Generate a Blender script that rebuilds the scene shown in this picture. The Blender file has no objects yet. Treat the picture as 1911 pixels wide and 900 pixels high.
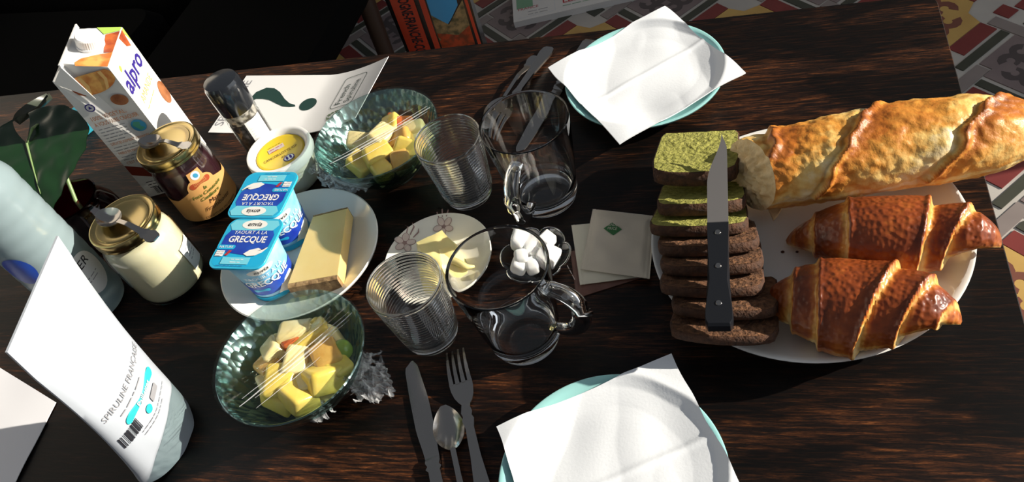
import bpy, bmesh, math, random
from mathutils import Vector, Matrix, noise
random.seed(7)
pi = math.pi
C = bpy.context.scene.collection
S = bpy.context.scene

# ------------------------------------------------------------------ camera
# world: z = 0 is the table top, X runs along the table, Y away from the viewer
CAMH = 0.70
F_PX = 1557.55
ROT = Matrix(((0.9596, -0.0377, -0.2787), (0.1460, -0.7801, 0.6083), (-0.2404, -0.6245, -0.7431)))
cam_d = bpy.data.cameras.new('camera')
cam_d.sensor_width = 36.0
cam_d.lens = F_PX / 1911.0 * 36.0
cam_d.clip_start = 0.02
cam = bpy.data.objects.new('camera', cam_d)
C.objects.link(cam)
cr, cd, cf = ROT.col[0].normalized(), ROT.col[1].normalized(), ROT.col[2].normalized()
m = Matrix.Identity(4)
for i in range(3):
    m[i][0] = cr[i]; m[i][1] = -cd[i]; m[i][2] = -cf[i]; m[i][3] = (0, 0, CAMH)[i]
cam.matrix_world = m
S.camera = cam

# ------------------------------------------------------------------ light
SUN_EL, SUN_AZ = math.radians(22), math.radians(13)
sd = bpy.data.lights.new('sun', 'SUN')
sd.energy = 7.6
sd.color = (1.0, 0.92, 0.79)
sd.angle = math.radians(0.6)
sun = bpy.data.objects.new('sun', sd)
C.objects.link(sun)
to_sun = Vector((math.cos(SUN_EL) * math.cos(SUN_AZ), math.cos(SUN_EL) * math.sin(SUN_AZ), math.sin(SUN_EL)))
sun.rotation_euler = to_sun.to_track_quat('Z', 'Y').to_euler()
sun.location = (1.4, 0.6, 1.4)
# daylight of the sky coming through the tall window opening on the right
ad = bpy.data.lights.new('window_daylight', 'AREA')
ad.shape = 'RECTANGLE'; ad.size = 2.66; ad.size_y = 1.85
ad.energy = 15.0
ad.color = (0.86, 0.93, 1.0)
al = bpy.data.objects.new('window_daylight', ad)
C.objects.link(al)
al.location = (1.62, 0.67, 0.66)
al.rotation_euler = Vector((1, 0, 0)).to_track_quat('Z', 'Y').to_euler()
W = bpy.data.worlds.new('room_ambient'); S.world = W
W.use_nodes = True
bg = W.node_tree.nodes['Background']
bg.inputs[0].default_value = (0.80, 0.88, 1.0, 1); bg.inputs[1].default_value = 0.15
S.view_settings.view_transform = 'Standard'
S.view_settings.look = 'None'
S.view_settings.gamma = 1.0
S.view_settings.use_curve_mapping = False
S.view_settings.exposure = 0.12


# ------------------------------------------------------------------ helpers
def on(x, y, z=0.0):
    """point of height z seen at photo position x, y (survey of the photograph)"""
    d = ROT @ Vector((x - 955, y - 450, F_PX))
    t = (z - CAMH) / d.z
    return Vector((0, 0, CAMH)) + d * t


def lerp(a, b, t): return a + (b - a) * t
def sstep(a, b, x):
    t = min(1, max(0, (x - a) / (b - a))); return t * t * (3 - 2 * t)
def nz(x, y=0, z=0): return noise.noise(Vector((x, y, z)))


class Geo:
    def __init__(s): s.v = []; s.f = []; s.c = []
    def add(s, v, f, M=None):
        n = len(s.v)
        s.v += [(M @ Vector(p)) if M else Vector(p) for p in v]
        s.f += [tuple(i + n for i in q) for q in f]
        return s
    def map(s, fn): s.v = [Vector(fn(p)) for p in s.v]; return s


def obj(name, g, mat, parent=None, smooth=None, loc=None, rz=0, label=None):
    """smooth: None = flat, else the angle in degrees above which edges stay sharp"""
    me = bpy.data.meshes.new(name)
    me.from_pydata([tuple(p) for p in g.v], [], g.f)
    me.materials.append(mat)
    if g.c:
        a = me.color_attributes.new('tone', 'FLOAT_COLOR', 'POINT')
        for i, c in enumerate(g.c): a.data[i].color = (c, c, c, 1) if isinstance(c, (int, float)) else (*c, 1)
    if smooth is not None:
        me.shade_smooth(); me.set_sharp_from_angle(angle=math.radians(smooth))
    me.update()
    o = bpy.data.objects.new(name, me); C.objects.link(o)
    if parent: o.parent = parent
    if loc is not None: o.location = loc
    if rz: o.rotation_euler = (0, 0, rz)
    if label: o['label'] = label
    return o


def tag(o, label, cat, group=None):
    o['label'] = label; o['category'] = cat
    if group: o['group'] = group
    return o


def thing(name, label, cat, loc=(0, 0, 0), rz=0, group=None):
    o = bpy.data.objects.new(name, None); C.objects.link(o)
    o.empty_display_size = 0.02
    o.location = loc; o.rotation_euler = (0, 0, rz)
    return tag(o, label, cat, group)


def struct(o): o['kind'] = 'structure'; return o


def lathe(prof, seg=64, z0=0.0):
    g = Geo(); n = len(prof)
    for k in range(seg):
        a = 2 * pi * k / seg; c, s = math.cos(a), math.sin(a)
        g.v += [Vector((r * c, r * s, z + z0)) for r, z in prof]
    for k in range(seg):
        k2 = (k + 1) % seg
        for i in range(n - 1):
            g.f.append((k * n + i, k2 * n + i, k2 * n + i + 1, k * n + i + 1))
    return g


def grid(fn, nu, nv, wrap_u=False):
    g = Geo()
    for i in range(nu + (0 if wrap_u else 1)):
        for j in range(nv + 1): g.v.append(Vector(fn(i / nu, j / nv)))
    for i in range(nu):
        i2 = (i + 1) % nu if wrap_u else i + 1
        for j in range(nv): g.f.append((i * (nv + 1) + j, i2 * (nv + 1) + j, i2 * (nv + 1) + j + 1, i * (nv + 1) + j + 1))
    return g


def sheet(fn, nu, nv, th):
    """thin closed sheet: fn gives the upper side, lower side th below"""
    g = grid(fn, nu, nv); n = len(g.v)
    low = [p - Vector((0, 0, th)) for p in g.v]
    f2 = [tuple(reversed([i + n for i in q])) for q in g.f]
    g.v += low; g.f += f2
    R = nv + 1
    for i in range(nu):
        a, b = i * R, (i + 1) * R
        g.f.append((b, a, a + n, b + n)); g.f.append((a + nv, b + nv, b + nv + n, a + nv + n))
    for j in range(nv):
        g.f.append((j, j + 1, j + 1 + n, j + n)); e = nu * R
        g.f.append((e + j + 1, e + j, e + j + n, e + j + 1 + n))
    return g


def prism(pts, z0, z1, bev=0.0):
    """extruded outline (counter-clockwise x, y points)"""
    n = len(pts); g = Geo()
    if bev:
        cx = sum(p[0] for p in pts) / n; cy = sum(p[1] for p in pts) / n
        def ins(p):
            d = math.hypot(p[0] - cx, p[1] - cy) or 1; k = max(0, 1 - bev / d)
            return cx + (p[0] - cx) * k, cy + (p[1] - cy) * k
        lv = [(z0, ins), (z0 + bev, None), (z1 - bev, None), (z1, ins)]
    else: lv = [(z0, None), (z1, None)]
    for z, fn in lv: g.v += [Vector((*(fn(p) if fn else (p[0], p[1])), z)) for p in pts]
    for l in range(len(lv) - 1):
        for i in range(n):
            j = (i + 1) % n
            g.f.append((l * n + i, l * n + j, (l + 1) * n + j, (l + 1) * n + i))
    g.f.append(tuple(range(n))[::-1]); e = (len(lv) - 1) * n
    g.f.append(tuple(e + i for i in range(n)))
    return g


def rrect(w, h, r, seg=5, cx=0, cy=0):
    p = []
    for sx, sy, a0 in ((1, 1, 0), (-1, 1, 90), (-1, -1, 180), (1, -1, 270)):
        for k in range(seg + 1):
            a = math.radians(a0 + 90 * k / seg)
            p.append((cx + sx * (w / 2 - r) + r * math.cos(a), cy + sy * (h / 2 - r) + r * math.sin(a)))
    return p


def ell(rx, ry, n=24, cx=0, cy=0, rot=0):
    c, s = math.cos(rot), math.sin(rot); o = []
    for k in range(n):
        a = 2 * pi * k / n; x, y = rx * math.cos(a), ry * math.sin(a)
        o.append((cx + x * c - y * s, cy + x * s + y * c))
    return o


def flat(pts, z=0.0):
    g = Geo(); g.v = [Vector((p[0], p[1], z)) for p in pts]
    bm = bmesh.new(); vs = [bm.verts.new(p) for p in g.v]; f = bm.faces.new(vs)
    r = bmesh.ops.triangulate(bm, faces=[f])
    bm.verts.index_update()
    g.f = [tuple(v.index for v in t.verts) for t in bm.faces]; bm.free()
    return g


def fan(pts, rings=4):
    """polygon with inner rings so that it can be bent over a curved face"""
    cx = sum(p[0] for p in pts) / len(pts); cy = sum(p[1] for p in pts) / len(pts); n = len(pts); g = Geo()
    for k in range(rings):
        t = 1 - k / rings
        g.v += [Vector((cx + (p[0] - cx) * t, cy + (p[1] - cy) * t, 0)) for p in pts]
    g.v.append(Vector((cx, cy, 0)))
    for k in range(rings - 1):
        for i in range(n):
            j = (i + 1) % n; g.f.append((k * n + i, k * n + j, (k + 1) * n + j, (k + 1) * n + i))
    for i in range(n): g.f.append(((rings - 1) * n + i, (rings - 1) * n + (i + 1) % n, rings * n))
    return g


def dense(x0, x1, y0, y1, nx, ny):
    return grid(lambda u, v: (lerp(x0, x1, u), lerp(y0, y1, v), 0), nx, ny)


def box(x0, x1, y0, y1, z0, z1): return prism([(x0, y0), (x1, y0), (x1, y1), (x0, y1)], z0, z1)


def tube(path, rad, seg=10, caps=True, flatten=1.0):
    g = Geo(); n = len(path); path = [Vector(p) for p in path]
    rad = rad if isinstance(rad, (list, tuple)) else [rad] * n
    up = Vector((0, 0, 1))
    for i, p in enumerate(path):
        t = (path[min(i + 1, n - 1)] - path[max(i - 1, 0)]).normalized()
        if abs(t.dot(up)) > 0.97: up = Vector((0, 1, 0))
        s = t.cross(up).normalized(); u = s.cross(t).normalized()
        for k in range(seg):
            a = 2 * pi * k / seg
            g.v.append(p + s * (math.cos(a) * rad[i]) + u * (math.sin(a) * rad[i] * flatten))
    for i in range(n - 1):
        for k in range(seg):
            k2 = (k + 1) % seg
            g.f.append((i * seg + k, i * seg + k2, (i + 1) * seg + k2, (i + 1) * seg + k))
    if caps:
        g.f.append(tuple(range(seg))[::-1]); e = (n - 1) * seg; g.f.append(tuple(e + k for k in range(seg)))
    return g


def strip(st, th, n=6):
    """cutlery body; stations (y, x_left, x_right, z, cup depth)"""
    top = Geo(); m_ = len(st)
    for y, xl, xr, z, cup in st:
        for k in range(n + 1):
            t = k / n * 2 - 1
            top.v.append(Vector((lerp(xl, xr, k / n), y, z - cup * (1 - t * t))))
    R = n + 1
    N = len(top.v)
    g = Geo(); g.v = top.v + [p - Vector((0, 0, th)) for p in top.v]
    for i in range(m_ - 1):
        for k in range(n):
            a, b = i * R + k, (i + 1) * R + k
            g.f.append((a, b, b + 1, a + 1)); g.f.append((a + N + 1, b + N + 1, b + N, a + N))
        a, b = i * R, (i + 1) * R
        g.f.append((a, a + N, b + N, b)); g.f.append((b + n, b + n + N, a + n + N, a + n))
    g.f.append(tuple(range(R)) + tuple(N + k for k in reversed(range(R))))
    e = (m_ - 1) * R
    g.f.append(tuple(e + k for k in reversed(range(R))) + tuple(N + e + k for k in range(R)))
    return g


_tc = {}
def text(s, size=1.0, align='CENTER', shear=0.0, bold=0.0, sx=1.0):
    cu = bpy.data.curves.new('t', 'FONT'); cu.body = s; cu.size = size; cu.align_x = align; cu.align_y = 'CENTER'
    cu.shear = shear; cu.offset = bold; cu.resolution_u = 2
    o = bpy.data.objects.new('t', cu); C.objects.link(o)
    dg = bpy.context.evaluated_depsgraph_get(); me = bpy.data.meshes.new_from_object(o.evaluated_get(dg))
    g = Geo(); g.v = [Vector((v.co.x * sx, v.co.y, 0)) for v in me.vertices]; g.f = [tuple(p.vertices) for p in me.polygons]
    bpy.data.meshes.remove(me); bpy.data.objects.remove(o); bpy.data.curves.remove(cu)
    return g


def shift(g, x, y, rot=0.0):
    c, s = math.cos(rot), math.sin(rot)
    g.v = [Vector((x + p.x * c - p.y * s, y + p.x * s + p.y * c, p.z)) for p in g.v]; return g


def scribble(x, y, w, h, rows, seed, lead=1.7):
    """rows of short dashes: print too small to read in the photograph"""
    r = random.Random(seed); g = Geo()
    for k in range(rows):
        c = x; yy = y - k * h * lead
        while c < x + w * (1 if k < rows - 1 else .7):
            l = r.uniform(1.2, 4) * h; l = min(l, x + w - c)
            q = dense(c, c + l, yy - h * .19, yy + h * .19, 1, 1); g.add(q.v, q.f); c += l + h * .6
    return g


def barcode(w, h, n, seed):
    r = random.Random(seed); g = Geo(); x = 0
    while x < w:
        l = r.uniform(.4, 1.6) * w / n; q = dense(x, min(w, x + l), 0, h, 1, 1); g.add(q.v, q.f); x += l + r.uniform(.5, 1.3) * w / n
    return g


# ------------------------------------------------------------------ materials
def P(name, col, rough=0.5, metal=0.0, bump=None, var=None, coat=0.0, sss=0.0, spec=0.5, tone=None, sheen=0, trans=0.0, alpha=1.0, ior=1.45):
    """bump=(scale, strength, kind) ; var=(scale, colour2, contrast) ; tone=[(pos, colour)...] read from the 'tone' attribute"""
    mt = bpy.data.materials.new(name); mt.use_nodes = True
    nt = mt.node_tree; b = nt.nodes['Principled BSDF']; L = nt.links
    b.inputs['Base Color'].default_value = (*col, 1)
    b.inputs['Roughness'].default_value = rough; b.inputs['Metallic'].default_value = metal
    b.inputs['Coat Weight'].default_value = coat; b.inputs['Coat Roughness'].default_value = 0.12
    b.inputs['Specular IOR Level'].default_value = spec; b.inputs['IOR'].default_value = ior
    b.inputs['Transmission Weight'].default_value = trans; b.inputs['Alpha'].default_value = alpha
    if sss:
        b.inputs['Subsurface Weight'].default_value = sss; b.inputs['Subsurface Radius'].default_value = (0.006, 0.004, 0.002)
        b.inputs['Subsurface Scale'].default_value = 1.0
    tc = nt.nodes.new('ShaderNodeTexCoord')
    csock = None
    if tone:
        at = nt.nodes.new('ShaderNodeAttribute'); at.attribute_name = 'tone'
        nn = nt.nodes.new('ShaderNodeTexNoise'); nn.inputs['Scale'].default_value = 140; nn.inputs['Detail'].default_value = 4
        L.new(tc.outputs['Object'], nn.inputs['Vector'])
        ma = nt.nodes.new('ShaderNodeMath'); ma.operation = 'MULTIPLY_ADD'; ma.inputs[1].default_value = 0.5; ma.inputs[2].default_value = -0.25
        L.new(nn.outputs[0], ma.inputs[0])
        ad_ = nt.nodes.new('ShaderNodeMath'); ad_.operation = 'ADD'; L.new(at.outputs['Fac'], ad_.inputs[0]); L.new(ma.outputs[0], ad_.inputs[1])
        rp = nt.nodes.new('ShaderNodeValToRGB'); e = rp.color_ramp.elements
        e[0].position, e[0].color = tone[0][0], (*tone[0][1], 1); e[1].position, e[1].color = tone[-1][0], (*tone[-1][1], 1)
        for p_, c_ in tone[1:-1]: q = e.new(p_); q.color = (*c_, 1)
        L.new(ad_.outputs[0], rp.inputs[0]); L.new(rp.outputs[0], b.inputs['Base Color'])
    elif var:
        nn = nt.nodes.new('ShaderNodeTexNoise'); nn.inputs['Scale'].default_value = var[0]; nn.inputs['Detail'].default_value = 5
        L.new(tc.outputs['Object'], nn.inputs['Vector'])
        rp = nt.nodes.new('ShaderNodeValToRGB'); e = rp.color_ramp.elements; k = var[2] if len(var) > 2 else 0.2
        e[0].position, e[0].color = 0.5 - k, (*col, 1); e[1].position, e[1].color = 0.5 + k, (*var[1], 1)
        L.new(nn.outputs[0], rp.inputs[0]); L.new(rp.outputs[0], b.inputs['Base Color'])
    if bump:
        if bump[2] == 'vor':
            t = nt.nodes.new('ShaderNodeTexVoronoi'); t.feature = 'SMOOTH_F1'; t.inputs['Smoothness'].default_value = .7; t.inputs['Scale'].default_value = bump[0]; so = t.outputs['Distance']
        else:
            t = nt.nodes.new('ShaderNodeTexNoise'); t.inputs['Scale'].default_value = bump[0]; t.inputs['Detail'].default_value = 6; so = t.outputs[0]
        L.new(tc.outputs['Object'], t.inputs['Vector'])
        bp = nt.nodes.new('ShaderNodeBump'); bp.inputs['Strength'].default_value = bump[1]; bp.inputs['Distance'].default_value = bump[3] if len(bump) > 3 else 0.001
        L.new(so, bp.inputs['Height']); L.new(bp.outputs[0], b.inputs['Normal'])
    return mt


def GL(name, tint=(0.93, 0.95, 0.95), edge=(0.55, 0.60, 0.60), refl=1.0, gcol=(.95, .95, .95), rough=0.02, bump=None, base=0.035, edge_pow=3.0):
    """clear thin-walled ware: passes light straight, reflects by viewing angle (Schlick)"""
    mt = bpy.data.materials.new(name); mt.use_nodes = True
    nt = mt.node_tree; nt.nodes.clear(); L = nt.links
    out = nt.nodes.new('ShaderNodeOutputMaterial'); mix = nt.nodes.new('ShaderNodeMixShader')
    tr = nt.nodes.new('ShaderNodeBsdfTransparent'); gl = nt.nodes.new('ShaderNodeBsdfGlossy'); gl.inputs['Roughness'].default_value = rough; gl.inputs['Color'].default_value = (*gcol, 1)
    lw = nt.nodes.new('ShaderNodeLayerWeight'); lw.inputs[0].default_value = 0.5
    pw = nt.nodes.new('ShaderNodeMath'); pw.operation = 'POWER'; pw.inputs[1].default_value = 4.0
    L.new(lw.outputs['Facing'], pw.inputs[0])
    ma = nt.nodes.new('ShaderNodeMath'); ma.operation = 'MULTIPLY_ADD'; ma.inputs[1].default_value = 0.85 * refl; ma.inputs[2].default_value = base
    L.new(pw.outputs[0], ma.inputs[0]); L.new(ma.outputs[0], mix.inputs[0])
    p2 = nt.nodes.new('ShaderNodeMath'); p2.operation = 'POWER'; p2.inputs[1].default_value = edge_pow; L.new(lw.outputs['Facing'], p2.inputs[0])
    mc = nt.nodes.new('ShaderNodeMix'); mc.data_type = 'RGBA'; mc.inputs[6].default_value = (*tint, 1); mc.inputs[7].default_value = (*edge, 1)
    L.new(p2.outputs[0], mc.inputs[0]); L.new(mc.outputs[2], tr.inputs[0])
    if bump:
        tc = nt.nodes.new('ShaderNodeTexCoord'); mp = nt.nodes.new('ShaderNodeMapping'); mp.inputs['Scale'].default_value = bump[2]
        t = nt.nodes.new('ShaderNodeTexVoronoi') if bump[3] == 'vor' else nt.nodes.new('ShaderNodeTexNoise')
        t.inputs['Scale'].default_value = bump[0]
        L.new(tc.outputs['Object'], mp.inputs[0]); L.new(mp.outputs[0], t.inputs['Vector'])
        bp = nt.nodes.new('ShaderNodeBump'); bp.inputs['Strength'].default_value = bump[1]; bp.inputs['Distance'].default_value = 0.002
        L.new(t.outputs[0], bp.inputs['Height']); L.new(bp.outputs[0], gl.inputs['Normal']); L.new(bp.outputs[0], lw.inputs['Normal'])
    L.new(tr.outputs[0], mix.inputs[1]); L.new(gl.outputs[0], mix.inputs[2]); L.new(mix.outputs[0], out.inputs[0])
    return mt


def wood_material():
    mt = bpy.data.materials.new('dark_rustic_wood'); mt.use_nodes = True
    nt = mt.node_tree; b = nt.nodes['Principled BSDF']; L = nt.links; N = nt.nodes.new
    tc = N('ShaderNodeTexCoord')
    def noise_(scale, sc, detail=6, dist=0.0, rough=.55):
        mp = N('ShaderNodeMapping'); mp.inputs['Scale'].default_value = sc; L.new(tc.outputs['Object'], mp.inputs[0])
        n = N('ShaderNodeTexNoise'); n.inputs['Scale'].default_value = scale; n.inputs['Detail'].default_value = detail
        n.inputs['Distortion'].default_value = dist; n.inputs['Roughness'].default_value = rough
        L.new(mp.outputs[0], n.inputs['Vector']); return n.outputs[0]
    def ramp(s, p):
        r = N('ShaderNodeValToRGB'); e = r.color_ramp.elements
        e[0].position, e[0].color = p[0][0], (*p[0][1], 1); e[1].position, e[1].color = p[-1][0], (*p[-1][1], 1)
        for q, c in p[1:-1]: x = e.new(q); x.color = (*c, 1)
        L.new(s, r.inputs[0]); return r.outputs[0]
    grain = noise_(9, (3.2, 42, 1), 8, 0.6, .62)
    fine = noise_(60, (4, 40, 1), 4)
    patch = noise_(3.4, (0.9, 2.6, 1), 4, 0.8)
    base = ramp(grain, [(.32, (.005, .003, .003)), (.48, (.018, .008, .005)), (.60, (.080, .027, .010)), (.72, (.26, .088, .026))])
    dark = ramp(patch, [(.44, (.12, .12, .13)), (.58, (1, 1, 1))])
    fin = ramp(fine, [(.36, (.35, .33, .33)), (.52, (1, 1, 1))])
    m1 = N('ShaderNodeMix'); m1.data_type = 'RGBA'; m1.blend_type = 'MULTIPLY'; m1.inputs[0].default_value = 1
    L.new(base, m1.inputs[6]); L.new(dark, m1.inputs[7])
    m2 = N('ShaderNodeMix'); m2.data_type = 'RGBA'; m2.blend_type = 'MULTIPLY'; m2.inputs[0].default_value = 1
    L.new(m1.outputs[2], m2.inputs[6]); L.new(fin, m2.inputs[7]); L.new(m2.outputs[2], b.inputs['Base Color'])
    b.inputs['Roughness'].default_value = 0.45; b.inputs['Specular IOR Level'].default_value = 0.20
    bp = N('ShaderNodeBump'); bp.inputs['Strength'].default_value = 0.25; bp.inputs['Distance'].default_value = 0.0006
    L.new(grain, bp.inputs['Height']); L.new(bp.outputs[0], b.inputs['Normal'])
    return mt


M = {}
M['wood'] = wood_material()
M['black_metal'] = P('black_metal', (.012, .012, .013), .45, .6)
M['grout'] = P('tile_joint', (.46, .43, .39), .6, var=(9, (.38, .35, .32)))
M['t_yellow'] = P('tile_yellow', (.52, .33, .10), .45, var=(14, (.45, .27, .08)))
M['t_mauve'] = P('tile_mauve', (.20, .155, .15), .45, var=(14, (.16, .12, .12)))
M['t_red'] = P('tile_red', (.20, .035, .03), .45, var=(14, (.15, .025, .024)))
M['t_green'] = P('tile_green', (.055, .055, .04), .45, var=(14, (.04, .042, .03)))
M['t_grey'] = P('tile_grey', (.24, .20, .185), .45, var=(14, (.2, .165, .155)))
M['t_ink'] = P('tile_dark_motif', (.07, .055, .055), .45)
M['t_brown'] = P('tile_brown_motif', (.17, .06, .04), .45)
M['plaster'] = P('wall_plaster', (.55, .52, .48), .8, bump=(40, .1, 'n'))
M['porcelain'] = P('white_porcelain', (.80, .79, .76), .12, coat=.4)
M['porcelain2'] = P('cream_porcelain', (.76, .74, .66), .14, coat=.4)
M['aqua'] = P('aqua_glaze', (.34, .66, .65), .12, coat=.4)
M['napkin'] = P('white_paper_napkin', (.80, .83, .87), .9, bump=(420, .22, 'n', .0006))
M['paper'] = P('white_paper', (.80, .80, .84), .7)
M['steel'] = P('polished_steel', (.42, .39, .36), .16, 1.0)
M['steel_b'] = P('brushed_steel', (.50, .46, .43), .45, 1.0)
M['gold'] = P('gold_tin', (.50, .38, .16), .22, 1.0)
M['glass'] = P('clear_glass', (.985, .99, .99), .0, trans=1.0, ior=1.47)
M['glass_t'] = P('ribbed_glass', (.985, .985, .98), .0, trans=1.0, ior=1.47)
M['glass_h'] = P('thick_clear_glass', (.97, .98, .98), .02, trans=1.0, ior=1.45)
M['glass_jar'] = GL('jar_glass', (.97, .98, .97), (.72, .74, .70))
M['bowl'] = GL('hammered_green_glass', (.80, .89, .87), (.18, .29, .27), 1.0, (.50, .72, .70), .20, bump=(110, 1.0, (1, 1, .6), 'vor'), base=.20, edge_pow=2.0)
M['bowl_in'] = M['bowl']
M['film'] = GL('cling_film', (.985, .985, .985), (.86, .88, .88), .75, rough=.10, bump=(70, .45, (1, 1, 1), 'n'), base=.035)
M['film2'] = GL('crumpled_cling_film', (.90, .90, .90), (.62, .64, .64), .8, rough=.42, base=.40)
def glint_film():
    mt = bpy.data.materials.new('painted_film_glint'); mt.use_nodes = True  # white mixed into the film stands in for glints on its folds
    nt = mt.node_tree; b = nt.nodes['Principled BSDF']; b.inputs['Base Color'].default_value = (.92, .93, .95, 1); b.inputs['Roughness'].default_value = .22
    tr = nt.nodes.new('ShaderNodeBsdfTransparent'); mx = nt.nodes.new('ShaderNodeMixShader'); mx.inputs[0].default_value = .26
    nt.links.new(tr.outputs[0], mx.inputs[1]); nt.links.new(b.outputs[0], mx.inputs[2]); nt.links.new(mx.outputs[0], nt.nodes['Material Output'].inputs[0])
    return mt


M['film3'] = glint_film()
M['sugar_glass'] = GL('smoked_dish_glass', (.62, .66, .68), (.28, .31, .33), 1.0, rough=.05, base=.07, edge_pow=1.5)
M['sugar'] = P('white_sugar', (.86, .86, .85), .6, bump=(900, .3, 'n', .0004), sss=.15)
M['white'] = P('white_print', (.82, .82, .82), .4)
M['carton'] = P('white_carton', (.78, .77, .75), .35)
M['cap'] = P('white_plastic', (.80, .80, .79), .3)
M['ink'] = P('black_print', (.02, .02, .025), .5)
M['grey_ink'] = P('grey_print', (.28, .28, .30), .5)
M['lightgrey'] = P('pale_grey_print', (.55, .56, .58), .5)
M['navy'] = P('navy_print', (.035, .02, .22), .4)
M['orange'] = P('orange_print', (.50, .17, .045), .4)
M['croi_print'] = P('croissant_print', (.50, .15, .03), .4, var=(55, (.72, .38, .10), .1))
M['croi_print2'] = P('croissant_print_dark', (.28, .05, .02), .4, var=(60, (.48, .12, .03), .1))
M['croi_print3'] = P('croissant_print_pale', (.72, .45, .16), .4)
M['almond'] = P('almond_print', (.18, .055, .02), .4, var=(60, (.38, .15, .06), .15))
M['lime'] = P('lime_print', (.38, .55, .10), .4)
M['earth_b'] = P('blue_print', (.05, .28, .48), .4)
M['earth_g'] = P('teal_green_print', (.07, .30, .22), .4)
M['redbrown'] = P('cherry_print', (.22, .035, .02), .4)
M['jam'] = P('dark_jam', (.030, .010, .014), .12, coat=.6)
M['jamlabel'] = P('apricot_label', (.64, .36, .13), .5, var=(22, (.56, .27, .085), .25))
M['brick'] = P('brick_red_print', (.36, .06, .02), .5)
M['olive'] = P('olive_green_print', (.09, .13, .02), .5)
M['dkbrown'] = P('dark_brown_print', (.07, .025, .012), .5)
M['cream'] = P('pale_curd', (.70, .66, .46), .22, sss=.2, coat=.5)
M['mill_cap'] = P('black_mill_cap', (.012, .014, .018), .14, coat=.7)
M['pepper'] = P('peppercorns', (.014, .012, .012), .5, var=(110, (.07, .062, .06), .08), bump=(120, .6, 'vor', .002))
M['pepper2'] = P('pale_peppercorns', (.06, .055, .05), .5, var=(130, (.45, .42, .38), .08), bump=(120, .6, 'vor', .002))
M['dkgreen'] = P('bottle_green_print', (.012, .045, .038), .45)
M['leafgreen'] = P('moss_green_print', (.10, .17, .07), .5)
M['yellow'] = P('yellow_lid', (.72, .52, .03), .35)
M['yellow2'] = P('pale_yellow_rim', (.76, .62, .10), .35)
M['tub'] = P('cream_plastic_tub', (.80, .78, .66), .3, sss=.25)
M['tub_w'] = P('white_plastic_rim', (.84, .84, .83), .3, sss=.1)
M['cyan'] = P('cyan_print', (.015, .40, .68), .3)
M['cyan2'] = P('light_cyan_print', (.17, .60, .74), .3)
M['blue'] = P('royal_blue_print', (.012, .03, .34), .3, var=(38, (.02, .10, .50), .2))
M['foil'] = P('shiny_lid_edge', (.03, .42, .66), .25)
M['yog'] = P('sky_blue_cup', (.10, .42, .72), .3, var=(38, (.42, .72, .88), .22))
M['yogprint'] = P('cream_swirl_print', (.82, .81, .77), .35)
M['cheese'] = P('pressed_cheese', (.66, .47, .17), .38, sss=.2, var=(25, (.70, .53, .22), .2), bump=(60, .12, 'n'))
M['rind'] = P('brown_rind', (.20, .115, .05), .8, var=(150, (.38, .24, .11), .15), bump=(240, .7, 'n', .002))
M['butter'] = P('butter', (.80, .69, .30), .35, sss=.25, bump=(50, .25, 'n', .002))
M['floral'] = P('brown_flower_print', (.30, .19, .17), .3)
M['floral2'] = P('pink_flower_print', (.60, .50, .45), .3)
M['tea'] = P('cream_sachet_paper', (.64, .57, .46), .42, bump=(30, .35, 'n', .003))
M['tea2'] = P('pale_sachet_paper', (.66, .62, .50), .5, bump=(30, .3, 'n', .003))
M['choc'] = P('brown_sachet', (.12, .055, .04), .35, var=(60, (.19, .09, .065), .2))
M['teagreen'] = P('leaf_green_print', (.03, .16, .04), .4)
M['crust'] = P('bread_crust', (.6, .3, .1), .42, tone=[(0, (.84, .70, .42)), (.24, (.80, .53, .17)), (.46, (.66, .29, .050)), (.72, (.44, .135, .018)), (1, (.20, .055, .012))], bump=(95, .8, 'n', .0025), spec=.4)
M['crumb'] = P('bread_crumb', (.80, .56, .28), .9, var=(120, (.90, .72, .44), .2), bump=(150, .7, 'n', .003))
M['croissant'] = P('croissant_crust', (.4, .15, .03), .36, tone=[(0, (.82, .56, .22)), (.22, (.70, .36, .085)), (.45, (.44, .13, .022)), (.7, (.25, .052, .010)), (1, (.10, .020, .006))], bump=(210, .55, 'vor', .0024), coat=.15, spec=.45)
M['green_crumb'] = P('matcha_crumb', (.19, .19, .03), .9, var=(170, (.38, .36, .085), .18), bump=(230, 1.0, 'n', .004))
M['brown_crumb'] = P('cocoa_crumb', (.055, .022, .009), .9, var=(170, (.19, .085, .036), .18), bump=(230, 1.0, 'n', .004))
M['cake_crust'] = P('dark_cake_crust', (.030, .013, .007), .8, var=(150, (.10, .040, .017), .2), bump=(230, .9, 'n', .003))
M['handle'] = P('black_knife_handle', (.010, .011, .014), .28)
M['leaf'] = P('dark_green_leaf', (.006, .026, .008), .28, var=(30, (.010, .036, .012)), coat=.2)
M['leaf2'] = P('grey_green_leaf', (.05, .06, .045), .35)
M['rib'] = P('pale_leaf_rib', (.20, .30, .12), .4)
M['burgundy'] = GL('burgundy_glass', (.34, .05, .09), (.10, .012, .025), 1.0, rough=.04, base=.05, edge_pow=1.5)
M['bottle'] = P('pale_blue_plastic', (.34, .44, .47), .25, trans=.35, bump=(30, .2, 'n', .002))
M['pouch'] = P('matt_white_pouch', (.43, .465, .52), .38, bump=(14, .25, 'n', .004))
M['teal'] = P('teal_print', (.03, .42, .46), .4)
M['tealbox'] = P('teal_card', (.02, .26, .36), .5)
M['blackcloth'] = P('black_fabric', (.004, .004, .004), .95, bump=(200, .3, 'n'), spec=.05)
M['chairwood'] = P('dark_chair_wood', (.035, .020, .013), .5)
M['redpack'] = P('glossy_red_print', (.62, .07, .03), .25)
M['blackpack'] = P('glossy_black_packet', (.012, .012, .013), .2, coat=.5)
M['sky_print'] = P('blue_sky_print', (.06, .36, .68), .25)
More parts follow.
